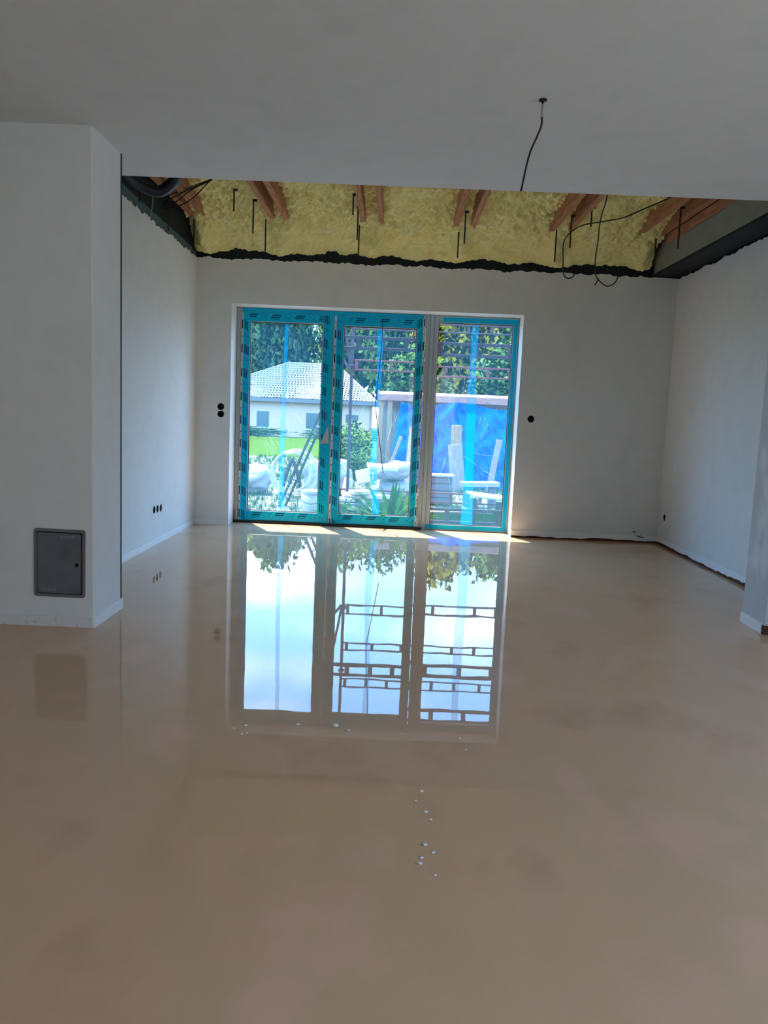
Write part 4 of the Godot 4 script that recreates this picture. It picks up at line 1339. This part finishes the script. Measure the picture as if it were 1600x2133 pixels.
	lathe(st, at(Vector3(0, 0.35, 0)), [Vector2(0.15, -0.025), Vector2(0.153, 0.012), Vector2(0.14, 0.02), Vector2(0.135, 0.012), Vector2(0, 0.012)], 28)
	put("lid", done(st), M.sack_white, bk)
	st = begin()
	var arc := []
	for k in 15:
		arc.append(Vector3(cos(PI * k / 14) * 0.15, 0.30 - sin(PI * k / 14) * 0.1, 0.03 + sin(PI * k / 14) * 0.12))
	tube(st, arc, 0.004, 6)
	put("handle", done(st), M.ladder_metal, bk)
	# hose coil standing on edge
	st = begin()
	var loop := []
	for k in 150:
		var a := TAU * k / 28.0
		var rr := 0.385 - 0.012 * sin(k * 0.21) - 0.0006 * k
		loop.append(Vector3(cos(a) * rr + 0.05 * sin(k * 0.045), 0.40 + sin(a) * rr * 1.0 - 0.02 * cos(k * 0.07), -0.09 + 0.0012 * k + cos(a) * 0.05))
	tube(st, loop, 0.0135, 8)
	var hc := put("hose_coil", done(st), M.hose_white)
	hc.position = Vector3(-1.59, GROUND_Y + 0.02, -12.6)
	tag(hc, "coil of white hose standing on edge in the left pane", "hose")
	st = begin()
	st.set_smooth_group(1)
	for k in 2:
		tube(st, smooth_path([Vector3(-0.16 + 0.34 * k, 0, 0.0), Vector3(-0.09 + 0.2 * k, 0.35, -0.06), Vector3(0, 0.62, -0.1)], 6), [0.028, 0.028, 0.03, 0.03, 0.032, 0.034, 0.036, 0.036, 0.034, 0.032, 0.03, 0.028, 0.02], 8)
	var bs := put("black_bundle", done(st), M.black_sheet)
	bs.position = Vector3(-1.66, GROUND_Y, -12.95)
	tag(bs, "dark folded bundle standing inside the hose coil", "bundle")
	# ladder leaning to the right
	var ld := base("ladder", Vector3(-1.63, GROUND_Y, -11.5))
	tag(ld, "dark narrow metal ladder leaning across the left pane", "ladder")
	var la := Vector3(0, 0, 0.06)
	var lb := Vector3(0.62, 1.62, -0.35)
	var off := Vector3(0.065, -0.03, -0.10)
	for k in 2:
		st = begin()
		bar(st, la + off * k, lb + off * k, 0.035, 0.05, 0.004)
		put("rail", done(st), M.ladder_metal, ld)
	for k in 6:
		st = begin()
		var p := la.lerp(lb, 0.1 + 0.16 * k)
		tube(st, [p, p + off], 0.013, 8)
		put("rung", done(st), M.letter_grey, ld)
	# insulation boards and brick pallet
	for a in [[Vector3(-0.16, 0.335, -12.35), Vector3(0.1, 0.2, -0.05), Vector3(0.44, 0.05, 0.35), "white insulation board on top of the heap"], [Vector3(-0.46, 0.16, -12.5), Vector3(1.0, 0.4, 0.5), Vector3(0.22, 0.05, 0.24), "white insulation offcut slanting at the heap's left"], [Vector3(-0.70, 0.0, -12.4), Vector3(0.1, 0.5, 1.4), Vector3(0.26, 0.07, 0.2), "white insulation offcut standing left of the heap"]]:
		st = begin()
		box(st, at(Vector3.ZERO, a[1]), a[2], 0.005)
		var o := put("insulation_board", done(st), M.insulation_white)
		o.position = a[0]
		tag(o, a[3], "insulation board", "insulation boards on the heap")
	st = begin()
	for k in 3:
		box(st, at(Vector3(-0.26 + 0.26 * k, 0.06, 0)), Vector3(0.09, 0.12, 0.5), 0.004)
	span(st, Vector3(-0.32, 0.12, -0.27), Vector3(0.32, 0.15, 0.27), 0.003)
	var pl := put("pallet", done(st), M.crate_dark)
	pl.position = Vector3(-0.42, GROUND_Y, -11.2)
	tag(pl, "dark wooden pallet carrying pale slabs", "pallet")
	for k in 5:
		st = begin()
		box(st, at(Vector3(0, 0.06, 0), Vector3(0.12 * (k % 2), 0.2 * k, 0)), Vector3(0.30, 0.05, 0.24), 0.005)
		var o := put("paving_slab", done(st), M.brick_pale)
		o.position = Vector3(-0.66 + 0.115 * k, GROUND_Y + 0.125 + 0.055 * (k % 3), -11.15 - 0.05 * (k % 2))
		tag(o, ["leftmost pale slab on the pallet", "second pale slab from the left on the pallet", "middle pale slab on the pallet", "fourth pale slab on the pallet", "rightmost pale slab on the pallet"][k], "slab", "slabs on the pallet")
	# crate and boards behind the side pane
	var cr := base("crate", Vector3(0.78, GROUND_Y, -12.6))
	tag(cr, "dark slatted crate with a white lid low in the side pane", "crate")
	for k in 4:
		st = begin()
		span(st, Vector3(-0.17, 0.03 + 0.11 * k, 0.14), Vector3(0.17, 0.12 + 0.11 * k, 0.16), 0.003)
		put("slat", done(st), M.crate_dark, cr)
	st = begin()
	span(st, Vector3(-0.16, 0.02, -0.16), Vector3(0.16, 0.46, 0.14), 0.004)
	put("body", done(st), M.crate_dark, cr)
	st = begin()
	box(st, at(Vector3(0, 0.48, 0)), Vector3(0.4, 0.03, 0.4), 0.004)
	put("lid", done(st), M.sack_white, cr)
	for a in [[Vector3(1.42, GROUND_Y + 0.27, -11.6), Vector3(0.05, 0.2, -0.10), Vector3(0.55, 0.03, 0.45), M.insulation_white, "pale board lying on trestles in the side pane"], [Vector3(1.40, GROUND_Y + 0.36, -12.6), Vector3(0, 0.1, 0.03), Vector3(0.6, 0.07, 0.3), M.sack_white, "white board stack behind the pale board"], [Vector3(0.95, GROUND_Y + 0.10, -10.9), Vector3(0.02, 0.12, 0.03), Vector3(0.9, 0.04, 0.2), M.plank_wood, "pale scaffold board lying low in the side pane"]]:
		st = begin()
		box(st, at(Vector3.ZERO, a[1]), a[2], 0.004)
		var o := put("board", done(st), a[3])
		o.position = a[0]
		tag(o, a[4], "board", "boards in the yard")
	for a in [[Vector3(1.22, GROUND_Y, -11.6), 0.22, "left block under the pale trestle board"], [Vector3(1.6, GROUND_Y, -11.6), 0.18, "right block under the pale trestle board"], [Vector3(1.2, GROUND_Y, -12.6), 0.31, "left block under the white board stack"], [Vector3(1.6, GROUND_Y, -12.6), 0.31, "right block under the white board stack"], [Vector3(0.7, GROUND_Y, -10.9), 0.06, "left block under the low scaffold board"], [Vector3(1.2, GROUND_Y, -10.9), 0.07, "right block under the low scaffold board"]]:
		st = begin()
		box(st, at(Vector3(0, a[1] * 0.5, 0)), Vector3(0.1, a[1], 0.2), 0.006)
		var o := put("support_block", done(st), M.crate_dark)
		o.position = a[0]
		tag(o, a[2], "block", "blocks under the boards")

	# strap-leaved plants just outside
	strap_plant(Vector3(0.0, GROUND_Y, -8.52), 60, 0.66, 5, "lush strap-leaved green plant outside the middle pane")
	strap_plant(Vector3(-0.62, GROUND_Y, -9.0), 22, 0.42, 9, "small strap-leaved plant left of the lush one")

func strap_plant(p: Vector3, count: int, len: float, noise_seed: int, label: String) -> void:
	var o := base("strap_plant", p)
	tag(o, label, "plant")
	var g := RandomNumberGenerator.new()
	g.seed = noise_seed
	for k in count:
		var st := begin()
		st.set_smooth_group(1)
		var a := g.randf() * TAU
		var lean := g.randf_range(0.05, 0.75)
		var l := len * g.randf_range(0.65, 1.1)
		var dir := Vector3(cos(a), 0, sin(a))
		var side := Vector3(-sin(a), 0, cos(a))
		var root := dir * g.randf_range(0.0, 0.10)
		var prev := []
		var n := 7
		for i in n + 1:
			var t := float(i) / n
			var ang := lean * (0.4 + 1.3 * t)
			var q := root + dir * l * t * sin(ang) + Vector3(0, l * t * cos(ang * 0.85), 0)
			var w := 0.034 * sin(PI * clampf(0.12 + t * 0.88, 0, 1)) + 0.001
			var cur := [q - side * w + Vector3(0, w * 0.35, 0), q, q + side * w + Vector3(0, w * 0.35, 0)]
			if prev:
				for s in 2:
					quad(st, prev[s], cur[s], cur[s + 1], prev[s + 1])
			prev = cur
		put("leaf", done(st), M.plant_leaf, o)

func _ready() -> void:
	rng.seed = 2024
	make_camera_and_light()
	make_materials()
	make_structure()
	make_window()
	make_interior()
	make_outdoors()
